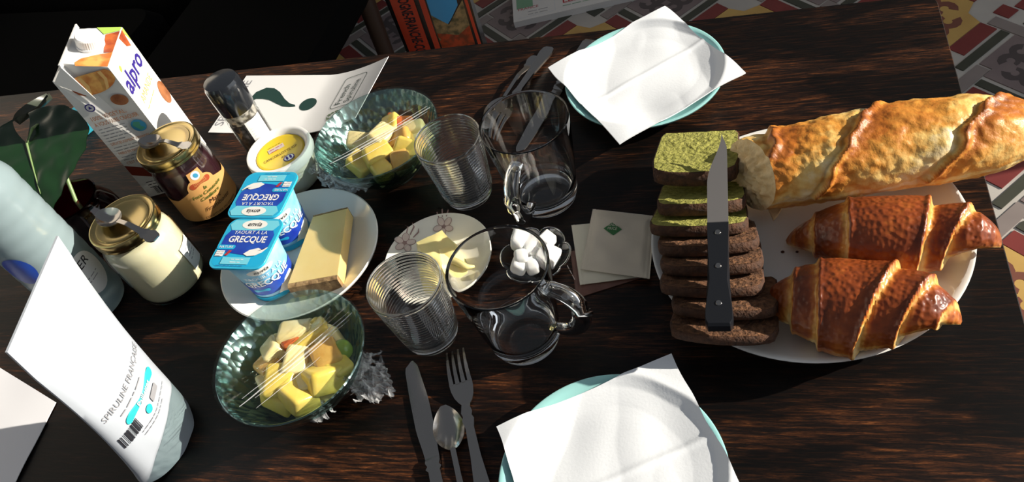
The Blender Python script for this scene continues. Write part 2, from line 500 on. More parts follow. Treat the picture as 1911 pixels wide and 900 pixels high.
M['field'] = P('vineyard_print', (.42, .28, .12), .3, var=(60, (.10, .09, .04), .12))
M['flower_print'] = P('red_flower_print', (.50, .07, .02), .3, var=(70, (.2, .05, .02), .12))
M['boxwhite'] = P('white_box_card', (.62, .60, .58), .5)
M['box_red'] = P('box_red_print', (.42, .03, .04), .5)
M['box_green'] = P('box_green_print', (.16, .32, .20), .5)
M['crumbs'] = P('toasted_crumbs', (.06, .02, .01), .8)


def fruit(name, a, b): return P(name, a, .25, sss=.25, var=(60, b, .25), bump=(90, .35, 'n', .0015), coat=.3)
M['fr_pale'] = fruit('pale_apple', (.80, .66, .28), (.84, .74, .42))
M['fr_yellow'] = fruit('yellow_melon', (.80, .58, .08), (.83, .66, .18))
M['fr_orange'] = fruit('peach_flesh', (.72, .38, .07), (.76, .50, .14))
M['fr_red'] = fruit('red_fruit_skin', (.42, .05, .02), (.60, .20, .04))
M['fr_green'] = P('green_grape', (.26, .40, .05), .15, sss=.35, coat=.6)

# ------------------------------------------------------------------ setting: floor, wall with window, table
FZ = -0.75
R2 = math.sqrt(.5)
TX0, TX1, TY0, TY1 = -1.46, 0.226, 0.13, 0.94
floor = struct(obj('floor', box(-4.2, 1.66, -1.4, 5.0, FZ - .05, FZ), M['grout']))


def tile_pieces():
    T = .0025
    def rot(p, k):
        c, s = ((1, 0), (0, 1), (-1, 0), (0, -1))[k]
        return [(x * c - y * s, x * s + y * c) for x, y in p]
    def dq(p): return [((x - y) * R2, (x + y) * R2) for x, y in p]     # the floor lies at 45 degrees to the table
    def rect(a, b, c, d): return [(a, c), (b, c), (b, d), (a, d)]
    def ccw(p):
        s = sum(p[i][0] * p[(i + 1) % len(p)][1] - p[(i + 1) % len(p)][0] * p[i][1] for i in range(len(p)))
        return p if s > 0 else p[::-1]
    def stroke(c, r, a0, a1, w0, w1, n=9):
        o, i_ = [], []
        for k in range(n + 1):
            a = math.radians(lerp(a0, a1, k / n)); w = lerp(w0, w1, k / n) * .5
            o.append((c[0] + (r + w) * math.cos(a), c[1] + (r + w) * math.sin(a))); i_.append((c[0] + (r - w) * math.cos(a), c[1] + (r - w) * math.sin(a)))
        return o + i_[::-1]
    notch = [(-.066, .096), (-.066, .064), (-.096, .064)]
    mauve = []
    for k in range(4): mauve += rot(notch, k)
    yel = []
    for k in range(4): yel += rot([(-.060, .117), (-.075, .075), (-.117, .060)], k)
    def motif(s):
        g = []
        for k in range(4):
            for sg in (1, -1):
                p = stroke((.052 * s, sg * .020 * s), .017 * s, sg * -200, sg * 70, .010 * s, .020 * s)
                g.append(rot(p, k))
        for k in range(2): g.append(rot(rect(-.045 * s, .045 * s, -.010 * s, .010 * s), k))
        return g
    meshes = {}
    def mesh(key, polys, mat, z=T):
        g = Geo()
        for p in polys:
            q = ccw(dq(p)); h = prism(q, 0, z); g.add(h.v, h.f)
        me = bpy.data.meshes.new('tile'); me.from_pydata([tuple(v) for v in g.v], [], g.f); me.materials.append(mat); me.update()
        meshes[key] = (me, g, mat)
    mesh('mauve', [mauve], M['t_mauve']); mesh('mm', motif(1.0), M['t_ink'], T + .0004)
    mesh('yellow', [yel], M['t_yellow']); mesh('ym', motif(1.15), M['t_brown'], T + .0004)
    for k in range(4):
        mesh('g%d' % k, [rot(rect(-.106, .062, .108, .130), k)], M['t_green'])
        mesh('r%d' % k, [rot(rect(-.060, .060, .139, .181), k)], M['t_red'])
        mesh('y%d' % k, [rot([(-.168, .066), (-.072, .066), (-.072, .098), (-.168, .098)], k)], M['t_grey'])
        mesh('s%d' % k, [rot(rect(.108, .146, .142, .182), k)], M['t_red' if k % 2 == 0 else 't_green'])
    near, far = [], []
    for i in range(-10, 10):
        for j in range(-10, 10):
            c = (1.609 + .3 * i, .714 + .3 * j)
            x, y = (c[0] - c[1]) * R2, (c[0] + c[1]) * R2
            if not (-2.4 < x < 1.5 and -.9 < y < 3.1): continue
            keys = ['mauve', 'mm'] + [a + str(k) for a in 'gry' for k in range(4)] + ['s%d' % k for k in range(4)] if (i + j) % 2 == 0 else ['yellow', 'ym']
            hx, hy = x * CAMH / (CAMH - FZ), y * CAMH / (CAMH - FZ)
            v = ROT.transposed() @ Vector((x, y, FZ - CAMH))
            px, py = v.x / v.z * F_PX + 955, v.y / v.z * F_PX + 450
            under = TX0 < hx < TX1 - .03 and TY0 < hy < TY1 - .03
            vis = v.z > 0 and -60 < px < 2000 and -90 < py < 960 and not under
            (near if vis else far).append((keys, x, y))
    n = 0
    rest = {}
    for keys, x, y in near:
        for k in keys:
            me = meshes[k][0]
            o = bpy.data.objects.new('tile', me); C.objects.link(o); o.parent = floor; o.location = (x, y, FZ); n += 1
    for keys, x, y in far:
        for k in keys:
            me, g, mat = meshes[k]
            rest.setdefault(mat.name, (Geo(), mat))[0].add(g.v, g.f, Matrix.Translation((x, y, FZ)))
    for nm, (g, mat) in rest.items():
        o = obj('tile_field', g, mat, floor); o['kind'] = 'stuff'
    print('floor tiles', n)


tile_pieces()

# wall on the right with a tall window opening to the floor: the sun enters through it
WX = 1.66
for a in ((-1.4, -.30, FZ, 2.4), (1.64, 5.0, FZ, 2.4), (-.30, 1.64, 2.05, 2.4)):
    struct(obj('wall_right', box(WX, WX + .1, a[0], a[1], a[2], a[3]), M['plaster']))
struct(obj('wall_back', box(-4.2, 1.76, 5.0, 5.1, FZ, 2.4), M['plaster']))
struct(obj('wall_left', box(-4.3, -4.2, -1.4, 5.1, FZ, 2.4), M['plaster']))
win = struct(obj('window_1', box(WX + .02, WX + .07, -.30, -.26, FZ, 2.05), M['white']))
obj('window_frame', box(WX + .02, WX + .07, 1.60, 1.64, FZ, 2.05), M['white'], win)
obj('window_frame', box(WX + .02, WX + .07, -.26, 1.60, 2.0, 2.05), M['white'], win)

tb = thing('dining_table', 'dark rustic brown wooden table covered with breakfast things', 'table', ((TX0 + TX1) / 2, (TY0 + TY1) / 2, FZ))
g = prism(rrect(TX1 - TX0, TY1 - TY0, .018, 6), -.028, 0, .0012); g.v = [p + Vector((0, 0, -FZ)) for p in g.v]
obj('tabletop', g, M['wood'], tb, 30)
for sx in (-1, 1):
    for sy in (-1, 1):
        cx, cy = sx * ((TX1 - TX0) / 2 - .06), sy * (.405 - .06)
        obj('leg', box(cx - .025, cx + .025, cy - .025, cy + .025, 0, -FZ - .028), M['black_metal'], tb)
for sy in (-1, 1): obj('apron', box(-.75, .75, sy * .345 - .012, sy * .345 + .012, -FZ - .078, -FZ - .028), M['black_metal'], tb)
for sx in (-1, 1): obj('apron', box(sx * .783 - .012, sx * .783 + .012, -.31, .31, -FZ - .078, -FZ - .028), M['black_metal'], tb)

# chair behind the table, and a sofa added to keep the corner black
ch = thing('dining_chair', 'black upholstered chair with dark wooden legs in shade behind table', 'chair', (-1.08, 1.42, FZ), math.radians(-6))
obj('seat', prism(rrect(.46, .44, .05), .43, .50, .015), M['blackcloth'], ch, 40)
bk = grid(lambda u, v: (lerp(-.22, .22, u), .215 + .05 * v * v, lerp(.52, .98, v)), 10, 8); n_ = len(bk.v)
g = Geo(); g.add(bk.v, bk.f); g.add([p + Vector((0, .04, 0)) for p in bk.v], [q[::-1] for q in bk.f])
for k in range(10): g.f += [(k * 9, (k + 1) * 9, (k + 1) * 9 + n_, k * 9 + n_), (k * 9 + 8, k * 9 + 8 + n_, (k + 1) * 9 + 8 + n_, (k + 1) * 9 + 8)]
for k in range(8): g.f += [(k, k + n_, k + 1 + n_, k + 1), (90 + k, 90 + k + 1, 90 + k + 1 + n_, 90 + k + n_)]
obj('backrest', g, M['blackcloth'], ch, 40)
for sx in (-1, 1):
    for sy in (-1, 1):
        h = .43 if sy < 0 else .53
        obj('leg', tube([(sx * .20, sy * .19, 0), (sx * .195, sy * .19, h * .5), (sx * .19, sy * .19 + (.03 if sy > 0 else 0), h)], [.016, .021, .024], 8), M['chairwood'], ch, 50)

so = thing('sofa', 'long black fabric sofa added to darken the corner behind table', 'sofa', (-2.05, 1.75, FZ), math.radians(-8))
obj('base', prism(rrect(1.30, 1.9, .05), .08, .30, .02), M['blackcloth'], so, 40)
for k in (-1, 1): obj('seat_cushion', prism(rrect(1.0, .84, .06, 5, .14, k * .44), .30, .46, .03), M['blackcloth'], so, 40)
obj('backrest', prism(rrect(.28, 1.9, .06, 5, -.51, 0), .30, .80, .03), M['blackcloth'], so, 40)
for k in (-1, 1): obj('armrest', prism(rrect(1.30, .18, .05, 5, 0, k * 1.04), .08, .62, .02), M['blackcloth'], so, 40)
for kx in (-1, 1):
    for ky in (-1, 1): obj('foot', prism(rrect(.06, .06, .01, 3, kx * .55, ky * .95), 0, .08), M['chairwood'], so)

# glossy packet with landscape picture standing on the floor behind the table
pk = thing('snack_packet', 'glossy black and red packet with a landscape picture standing behind table', 'packet', (-.735, 1.66, FZ), math.radians(6))
PH = .46
def pk_s(x, z):           # front face depth
    t = z / PH
    return -.045 * (1 - .9 * t ** 2.2) * (1 - (x / .105) ** 2 * .55) - .004
def pk_w(z): return .105 - .006 * math.sin(z / PH * pi)
g = grid(lambda u, v: ((lambda z: (lambda x: (x, pk_s(x, z), z))(lerp(-1, 1, u) * pk_w(z)))(v * PH)), 16, 20); n_ = len(g.v)
b_ = [Vector((p.x, -p.y * .8, p.z)) for p in g.v]; f_ = list(g.f); g.v += b_; g.f += [tuple(i + n_ for i in reversed(q)) for q in f_]
for k in range(20): g.f += [(k, k + 1, k + 1 + n_, k + n_), (16 * 21 + k + 1, 16 * 21 + k, 16 * 21 + k + n_, 16 * 21 + k + 1 + n_)]
for k in range(16): g.f += [((k + 1) * 21, k * 21, k * 21 + n_, (k + 1) * 21 + n_), (k * 21 + 20, (k + 1) * 21 + 20, (k + 1) * 21 + 20 + n_, k * 21 + 20 + n_)]
obj('bag', g, M['blackpack'], pk, 50)
def on_pk(p, e=.0012): return (p.x, pk_s(p.x, max(0, min(PH, p.y))) - e, p.y)
obj('red_band', dense(-.090, -.030, .03, .45, 5, 24).map(on_pk), M['redpack'], pk)
for x0, x1 in ((-.018, -.004), (.088, .095)): obj('red_stripe', dense(x0, x1, .03, .45, 2, 24).map(on_pk), M['redpack'], pk)
obj('sky_picture', fan([(0, .40), (0, .330), (.022, .292), (.045, .315), (.070, .345), (.075, .44), (.03, .44)], 5).map(on_pk), M['sky_print'], pk)
obj('field_picture', fan([(.0, .335), (.0, .265), (.045, .25), (.082, .27), (.084, .355), (.05, .318), (.022, .286)], 5).map(lambda p: on_pk(p, .0016)), M['field'], pk)
obj('flower_picture', fan([(0, .285), (0, .10), (.08, .10), (.082, .285), (.05, .268), (.02, .280)], 5).map(lambda p: on_pk(p, .0019)), M['flower_print'], pk)
g = shift(text('BOURGOGNE-FRANCHE-COMTÉ', .040, sx=.40, bold=.0008), -.058, .325, -pi / 2); obj('lettering', g.map(lambda p: on_pk(p, .002)), M['ink'], pk)

# white printed cardboard box lying on the floor
a, b = on(958, 42, -.728), on(1140, 0, -.728)
ang = math.atan2(b.y - a.y, b.x - a.x)
bx = thing('cardboard_box', 'white printed cardboard box lying flat on the tiled floor', 'box', (a.x, a.y, FZ), ang)
obj('carton', box(0, .40, 0, .30, .0005, .0219), M['boxwhite'], bx)
obj('print', flat([(.012, .060), (.062, .060), (.062, .12), (.012, .12)], .0222), M['box_green'], bx)
obj('print', flat([(.080, .078), (.115, .078), (.115, .12), (.080, .12)], .0222), M['lightgrey'], bx)
obj('frame_line', Geo().add(*(lambda q: (q.v, q.f))(box(.126, .1275, .012, .12, .0219, .0223))).add(*(lambda q: (q.v, q.f))(box(.014, .126, .012, .0135, .0219, .0223))), M['lightgrey'], bx)
obj('lettering', shift(text('FRANCE', .017, 'LEFT'), .015, .055).map(lambda p: (p.x, p.y, .0223)), M['box_red'], bx)
obj('lettering', shift(text('LES TOMATES', .032, 'LEFT', bold=.0006), .150, .050).map(lambda p: (p.x, p.y, .0223)), M['box_red'], bx)
obj('small_print', scribble(.150, .026, .20, .008, 1, 5).map(lambda p: (p.x, p.y, .0223)), M['box_green'], bx)
obj('small_print', scribble(.045, .036, .065, .008, 2, 6).map(lambda p: (p.x, p.y, .0223)), M['grey_ink'], bx)

# ------------------------------------------------------------------ plates
def plate(name, label, cat, x, y, R, H, mat, well=.62, group=None):
    w = R * well
    prof = [(0, .0045), (w * .9, .0045), (w, .0055), (lerp(w, R, .35), H * .52), (lerp(w, R, .8), H * .86), (R * .985, H), (R, H - .0008), (R * .995, H - .003),
            (lerp(w, R, .75), H * .70), (lerp(w, R, .3), H * .27), (w * .98, .0012), (w * .90, 0), (w * .86, 0), (w * .84, .0015), (0, .0015)]
    return tag(obj(name, lathe(prof, 96), mat, None, 60, (x, y, .0004)), label, cat, group)


def plate_z(r, R, H, well=.62):
    w = R * well
    pts = [(0, .0045), (w * .9, .0045), (w, .0055), (lerp(w, R, .35), H * .52), (lerp(w, R, .8), H * .86), (R * .985, H)]
    for (a, za), (b, zb) in zip(pts, pts[1:]):
        if r <= b: return lerp(za, zb, (r - a) / (b - a)) + .0004
    return H


BP = (.048, .552, .1506, .024)
plate('serving_plate', 'large round white plate holding the baguette, croissants and cake', 'plate', .048, .552, .1506, .024, M['porcelain'], .74)
plate('aqua_plate', 'pale aqua plate under the napkin at back edge of table', 'plate', -.124, .820, .0998, .020, M['aqua'], .68, 'aqua plates')
plate('aqua_plate', 'pale aqua plate under the napkin at front of table', 'plate', -.126, .291, .1003, .020, M['aqua'], .68, 'aqua plates')
plate('dessert_plate', 'white round plate carrying yogurt pots and cheese', 'plate', -.518, .555, .0992, .020, M['porcelain'], .70)
bp_ = plate('butter_plate', 'small cream plate with brown flower motifs holding butter', 'plate', -.343, .546, .0631, .013, M['porcelain2'], .62)


def flower_print(cx, cy, s, rot):
    g = Geo(); g2 = Geo()
    for k in range(5):
        a = rot + 2 * pi * k / 5; q = fan(ell(.0058 * s, .0042 * s, 14, cx + .0072 * s * math.cos(a), cy + .0072 * s * math.sin(a), a), 2); g.add(q.v, q.f)
        q = fan(ell(.0051 * s, .0035 * s, 12, cx + .0073 * s * math.cos(a), cy + .0073 * s * math.sin(a), a), 2); g2.add(q.v, q.f)
    q = fan(ell(.003 * s, .003 * s, 12, cx, cy), 2); g.add(q.v, q.f)
    for k, l in ((.5, .012), (.9, .015), (1.25, .012)):
        a = rot + k; q = tube([(cx + math.cos(a) * .012 * s, cy + math.sin(a) * .012 * s, 0), (cx + math.cos(a) * (.012 + l * .6) * s, cy + math.sin(a) * (.012 + l * .6) * s + .002 * s, 0), (cx + math.cos(a + .2) * (.012 + l) * s, cy + math.sin(a + .2) * (.012 + l) * s, 0)], [.0006, .0009, .0003], 4, True, .01); g.add(q.v, q.f)
    def fz(p, e): return (p.x, p.y, plate_z(math.hypot(p.x, p.y), .0631, .013) + e)
    obj('flower_motif', g.map(lambda p: fz(p, .0003)), M['floral'], bp_)
    obj('flower_motif', g2.map(lambda p: fz(p, .0005)), M['floral2'], bp_)


for px_, py_, r_ in ((754, 452, .3), (826, 420, .9), (736, 520, 2.2)):
    q = on(px_, py_, .011); flower_print(q.x + .343, q.y - .546, 1.0, r_)


# ------------------------------------------------------------------ napkins
def napkin(name, label, corners, ctr, R, H, seed):
    A, B, D, E_ = corners            # left, back, right, front
    def fn(u, v):
        p = A.lerp(B, v).lerp(E_.lerp(D, v), u)
        r = math.hypot(p.x - ctr[0], p.y - ctr[1])
        base = plate_z(min(r, R * .985), R, H, .68) + .0030
        sag = .011 * (1 - min(1, r / R) ** 2)                     # paper bridges the well
        z = max(base, base * .35 + .65 * (H - .002)) - 0 * sag
        if r > R: z = H + .0035 - (r - R) * .10
        z += .0042 * (nz(p.x * 15, p.y * 15, seed) + .35) + .0016 * abs(nz(p.x * 24 + 5, p.y * 9, seed + 3)) + .0014 * math.exp(-((u - .5) / .02) ** 2)
        wob = .0022 * nz(u * 4, v * 4, seed + 9)
        return (p.x + wob, p.y + wob, max(z, base + (.0006 if r < R else 0)))
    o = obj('paper_napkin', sheet(fn, 110, 110, .0016), M['napkin'], None, 40)
    return tag(o, label, 'napkin', 'paper napkins')


z_ = .026
napkin('n', 'white paper napkin spread over the back aqua plate', [on(1022, 125, z_), on(1240, 8, z_), on(1391, 132, z_), on(1155, 266, z_)], (-.124, .820), .0998, .020, 3)
Ln, Bn = on(925, 795, z_), on(1252, 657, z_)
dv = Bn - Ln; pv = Vector((dv.y, -dv.x, 0)); e1 = on(1378, 900, z_) - Bn
pv = pv.normalized() * dv.length
pv = pv.lerp(e1.normalized() * dv.length, .8)
napkin('n', 'white paper napkin spread over the front aqua plate', [Ln, Bn, Bn + pv, Ln + pv], (-.126, .291), .1003, .020, 8)


# ------------------------------------------------------------------ glasses
def mug(label, x, y, hdir):
    t = thing('glass_mug', label, 'mug', (x, y, .0004), hdir, 'glass mugs')
    Hm = .120
    def ro(z): return lerp(.0355, .0495, (z / Hm) ** .9)
    prof = [(0, .0020), (.030, .0015), (.033, 0), (.0352, .0012), (.0362, .005)]
    prof += [(ro(z) + .0007 * (1 - z / Hm), z) for z in (.010, .014, .02, .035, .05, .065, .08, .095, .108, .117)]
    prof += [(.0494, .1192), (.0484, .120), (.0472, .1192), (.0468, .117)]
    prof += [(ro(z) - .0030, z) for z in (.108, .095, .08, .065, .05, .035, .022)]
    prof += [(.0325, .015), (.029, .0122), (.015, .0115), (0, .0115)]
    obj('cup', lathe(prof, 80), M['glass'], t, 50)
    # heavy C handle with a thumb rest
    path = []
    for k in range(25):
        a = math.radians(lerp(108, -112, k / 24))
        path.append((.0445 + .030 * math.cos(a) * (1.0 if a > 0 else .9), 0, .062 + .034 * math.sin(a)))
    path[0] = (.042, 0, .096); path[-1] = (.037, 0, .031)
    rad = [.0075 + .0025 * math.sin(k / 24 * pi) for k in range(25)]
    g = Geo(); q = tube(path, rad, 12, True, .62); g.add(q.v, q.f)
    obj('handle', g, M['glass_h'], t, 60)
    return t


mug('clear glass mug near the sugar dish, handle to the right', -.228, .446, math.radians(-12))
mug('clear glass mug near the back cutlery, handle towards viewer', -.230, .639, math.radians(-100))


def tumbler(label, x, y):
    Ht = .095; N_ = 19
    def ro(z): return lerp(.0285, .0388, (z / Ht) ** .85)
    prof = [(0, .0015), (.023, .001), (.0255, 0), (.0275, .0012), (.0288, .004), (.0292, .009)]
    for k in range(N_ * 8):
        z = lerp(.012, .090, k / (N_ * 8 - 1)); prof.append((ro(z) + .00075 * math.cos(2 * pi * k / 8), z))
    prof += [(.0387, .0935), (.0380, .095), (.0371, .0940), (.0368, .091)]
    prof += [(ro(z) - .0022, z) for z in (.08, .065, .05, .035, .02)]
    prof += [(.0245, .0105), (.015, .009), (0, .0088)]
    return tag(obj('glass_tumbler', lathe(prof, 72), M['glass_t'], None, 75, (x, y, .0004)), label, 'glass', 'ribbed tumblers')


tumbler('ribbed clear glass tumbler in front of the butter plate', -.331, .449)
tumbler('ribbed clear glass tumbler beside the back fruit bowl', -.327, .649)


# ------------------------------------------------------------------ fruit bowls
BH = .070
def bowl(label, x, y):
    pr_ = [(0, .003), (.022, .0025), (.027, 0), (.030, .001), (.034, .006), (.046, .018), (.060, .036), (.070, .053), (.0765, .0665), (.0785, BH), (.0775, BH + .0012), (.0762, BH + .0004),
           (.0735, .0655), (.066, .051), (.0555, .035), (.042, .019), (.030, .0095), (.015, .0065), (0, .006)]
    return tag(obj('glass_bowl', lathe(pr_, 80), M['bowl'], None, 60, (x, y, .0004)), label, 'bowl', 'hammered glass bowls')


def bowl_r(z):
    pts = [(.006, .0), (.0095, .030), (.019, .042), (.035, .0555), (.051, .066), (.0655, .0735), (.07, .0762)]
    for (a, ra), (b, rb) in zip(pts, pts[1:]):
        if z <= b: return lerp(ra, rb, max(0, (z - a) / (b - a)))
    return .0762


bowl('hammered greenish glass bowl of fruit chunks at front, beside fork', -.445, .382)
bowl('hammered greenish glass bowl of fruit chunks at back, beside leaflet', -.436, .694)


def chunk(seed, dims, mat, label, loc, group, name='fruit_chunk', cat='fruit', rot=None):
    r = random.Random(seed); bm = bmesh.new()
    bmesh.ops.create_cube(bm, size=1)
    for v in bm.verts:
        v.co.x *= dims[0] * r.uniform(.82, 1.12); v.co.y *= dims[1] * r.uniform(.82, 1.12); v.co.z *= dims[2] * r.uniform(.85, 1.1)
        v.co += Vector((r.uniform(-1, 1), r.uniform(-1, 1), r.uniform(-1, 1))) * .08 * min(dims)
    bmesh.ops.bevel(bm, geom=bm.edges[:], offset=min(dims) * .20, segments=3, affect='EDGES', profile=.5)
    if rot is None: rot = (r.uniform(-.5, .5), r.uniform(-.5, .5), r.uniform(0, 3.1))
    Rm = Matrix.Rotation(rot[2], 3, 'Z') @ Matrix.Rotation(rot[1], 3, 'Y') @ Matrix.Rotation(rot[0], 3, 'X')
    g = Geo(); bm.verts.index_update()
    g.v = [Rm @ v.co for v in bm.verts]; g.f = [tuple(v.index for v in f.verts) for f in bm.faces]; bm.free()
    o = obj(name, g, mat, None, 35, loc)
    return tag(o, label, cat, group)


def in_bowl(px_, py_, z, c, size):
    p = on(px_, py_, z); d = Vector((p.x - c[0], p.y - c[1], 0)); m_ = bowl_r(z - size * .5) - size * .60
    if d.length > m_: d = d.normalized() * m_
    return (c[0] + d.x, c[1] + d.y, z)


FB = [  # photo x, y, height, size, kind
    (504, 631, .051, .026, 'pale'), (511, 657, .058, .024, 'pale'), (527, 606, .049, .024, 'pale'), (556, 603, .056, .032, 'pale'), (585, 627, .056, .034, 'yellow'),
    (606, 597, .051, .026, 'yellow'), (634, 628, .054, .027, 'pale'), (543, 641, .058, .022, 'red'), (502, 688, .052, .024, 'orange'), (527, 713, .058, .031, 'yellow'),
    (553, 676, .061, .027, 'pale'), (580, 705, .056, .027, 'pale'), (610, 666, .060, .026, 'orange'), (645, 684, .055, .025, 'yellow'), (615, 716, .056, .030, 'yellow'),
    (598, 690, .050, .024, 'pale'), (490, 735, .046, .026, 'pale'), (506, 768, .050, .027, 'yellow'), (556, 753, .056, .030, 'yellow'), (624, 652, .049, .022, 'orange')]
BB = [
    (672, 267, .056, .026, 'pale'), (672, 305, .050, .028, 'yellow'), (712, 256, .060, .027, 'pale'), (730, 237, .055, .024, 'yellow'), (738, 219, .050, .024, 'red'),
    (771, 222, .050, .023, 'red'), (777, 241, .057, .023, 'pale'), (750, 258, .055, .027, 'orange'), (705, 289, .058, .028, 'yellow'), (747, 294, .050, .030, 'orange'),
    (710, 320, .050, .026, 'yellow'), (770, 282, .052, .026, 'yellow'), (790, 262, .050, .022, 'pale')]
FL = ['pale apple chunk at the upper left of front bowl', 'small white-cut apple cube left of red piece, front bowl', 'pale apple piece behind the upper left chunk, front bowl', 'tall pale apple block at far side of front bowl',
      'large yellow pear block on top of front bowl', 'yellow piece against the far rim of front bowl', 'pale piece next to the green grape, front bowl', 'red-skinned piece in the middle left of front bowl',
      'peach orange piece at the left wall of front bowl', 'big yellow block at the centre left of front bowl', 'curved pale wedge in the middle of front bowl', 'pale cube below the centre of front bowl',
      'peach orange wedge right of centre, front bowl', 'yellow piece below the grape at right of front bowl', 'yellow slab at the lower right of front bowl', 'pale piece under the cling film streaks, front bowl',
      'pale piece at the lower left of front bowl', 'yellow cube nearest the viewer in front bowl', 'yellow chunk at bottom centre of front bowl', 'orange piece beneath the grape in front bowl']
BL = ['pale chunk at the left of back bowl', 'yellow chunk at lower left of back bowl', 'pale block at top centre of back bowl', 'yellow piece behind the central block, back bowl', 'red-skinned piece at the far side of back bowl',
      'red-skinned piece nearest the tumbler side, back bowl', 'pale cube at upper right of back bowl', 'orange piece at the centre of back bowl', 'yellow wedge in the middle front of back bowl', 'large orange piece at lower right of back bowl',
      'yellow piece nearest the viewer in back bowl', 'yellow piece seen by the tumbler rim, back bowl', 'pale piece at the right wall of back bowl']
LOW = 'pale fruit chunk in the lower layer of the {} bowl'
for lst, c, wh, sd_ in ((FB, (-.445, .382), 'front', 11), (BB, (-.436, .694), 'back', 57)):
    for i, (x, y, z, s_, k) in enumerate(lst):
        rr = random.Random(sd_ + i)
        z -= .006
        chunk(sd_ * 10 + i, (s_ * 1.24, s_ * rr.uniform(.85, 1.1), s_ * rr.uniform(.68, .9)), M['fr_' + k], (FL if wh == 'front' else BL)[i], in_bowl(x, y, z, c, s_), 'fruit chunks in the %s bowl' % wh)
    for i in range(9):                  # lower layer seen through the glass
        a = i * 2.4; rad_ = .030 if i < 6 else .010
        chunk(sd_ * 30 + i, (.026, .024, .020), M['fr_pale'], LOW.format(wh), (c[0] + rad_ * math.cos(a), c[1] + rad_ * math.sin(a), .030 if i < 6 else .022), 'fruit chunks in the %s bowl' % wh)
g = Geo(); q = lathe([(0, -.0115)] + [(.0105 * math.sin(k / 10 * pi), -.0115 * math.cos(k / 10 * pi)) for k in range(1, 10)] + [(0, .0115)], 20); g.add(q.v, q.f)
gp = in_bowl(652, 649, .052, (-.445, .382), .020)
tag(obj('grape', g, M['fr_green'], None, 60, gp), 'single green grape near the rim of front fruit bowl', 'grape')


# ------------------------------------------------------------------ cling film
CREASES = [(-.012, -.066, .072, .0011), (-.007, -.060, .070, .0006), (-.016, -.05, .066, .0005), (.004, -.030, .055, .0004), (-.028, -.055, .020, .0004)]


def film_cover(label, c, bunches, seed, crease):
    t = thing('cling_film', label, 'cling film', (c[0], c[1], .0004), 0, 'cling film covers')
    ca, sa = math.cos(crease), math.sin(crease)
    def fn(u, v):
        a = 2 * pi * u; r = .0795 * v
        x, y = r * math.cos(a), r * math.sin(a); w = -x * sa + y * ca; l = x * ca + y * sa
        z = BH + .0020 - .003 * (1 - v * v)
        for k, (o_, wd, h_) in enumerate(((.006, .0012, .0022), (.011, .0010, .0018), (-.002, .0016, .0012), (.020, .0012, .0010))):
            z += h_ * max(0, 1 - abs(w - o_ - .002 * nz(l * 25, seed + k)) / wd) * sstep(1.0, .9, v)
        z += .0007 * nz(x * 45, y * 45, seed)
        return (x, y, z)
    for o_, l0, l1, wd in CREASES:
        pts_ = [(lerp(l0, l1, k / 24), o_ + .0015 * nz(k * .18, o_ * 300, seed)) for k in range(25)]
        obj('crease', tube([(l * ca - w * sa, l * sa + w * ca, BH + .0022 - .003 * (1 - min(1, (l * l + w * w) / .0063))) for l, w in pts_], [wd * (.35 + .65 * math.sin(pi * k / 24)) for k in range(25)], 6), M['film3'], t, 60)
    obj('stretched_sheet', grid(fn, 120, 60, True), M['film'], t, 25)
    def sk(u, v):
        a = 2 * pi * u; z = BH + .0025 - .030 * v
        fr = 1 + .020 * v * abs(nz(math.cos(a) * 6, math.sin(a) * 6, seed + v * 2)) * 3
        rr = lerp(.0797, .0665, v ** 1.3) * fr + .0008 + .0008 * nz(a * 9, v * 6, seed)
        zz = z + .010 * v * nz(math.cos(a) * 3, math.sin(a) * 3, seed + 5)
        return (rr * math.cos(a), rr * math.sin(a), zz)
    obj('skirt', grid(sk, 140, 8, True), M['film'], t, 20)
    for bi, (p0, p1, w0, w1, hz) in enumerate(bunches):
        p0, p1 = Vector(p0) - Vector((c[0], c[1], 0)), Vector(p1) - Vector((c[0], c[1], 0)); d = (p1 - p0); sd2 = Vector((-d.y, d.x, 0)).normalized()
        def bn(u, v):
            w = lerp(w0, w1, u)
            p = p0 + d * u + sd2 * (v - .5) * w * (1 + .5 * nz(u * 5, bi, seed))
            n1 = nz(p.x * 170, p.y * 170, seed + bi); n2 = nz(p.x * 420, p.y * 420, seed + 7 + bi)
            return (p.x + .004 * n2, p.y + .004 * n1, max(.0015, p.z + hz * (abs(n1) * 1.6 + .5 * abs(n2)) + hz * .2))
        obj('crumpled_end', grid(bn, 44, 40), M['film3'], t)
    return t


film_cover('cling film over the front fruit bowl with crumpled ends at right', (-.445, .382),
           [(on(655, 715, .040), on(682, 668, .012), .020, .034, .010), (on(665, 735, .012), on(732, 712, .004), .030, .046, .014), (on(585, 790, .030), on(612, 762, .026), .014, .024, .008)], 2.5, math.radians(50))
film_cover('cling film over the back fruit bowl with crumpled end beside white tub', (-.436, .694),
           [(on(640, 335, .030), on(585, 305, .020), .030, .036, .012), (on(610, 345, .020), on(690, 350, .012), .022, .026, .010)], 9.1, math.radians(38))

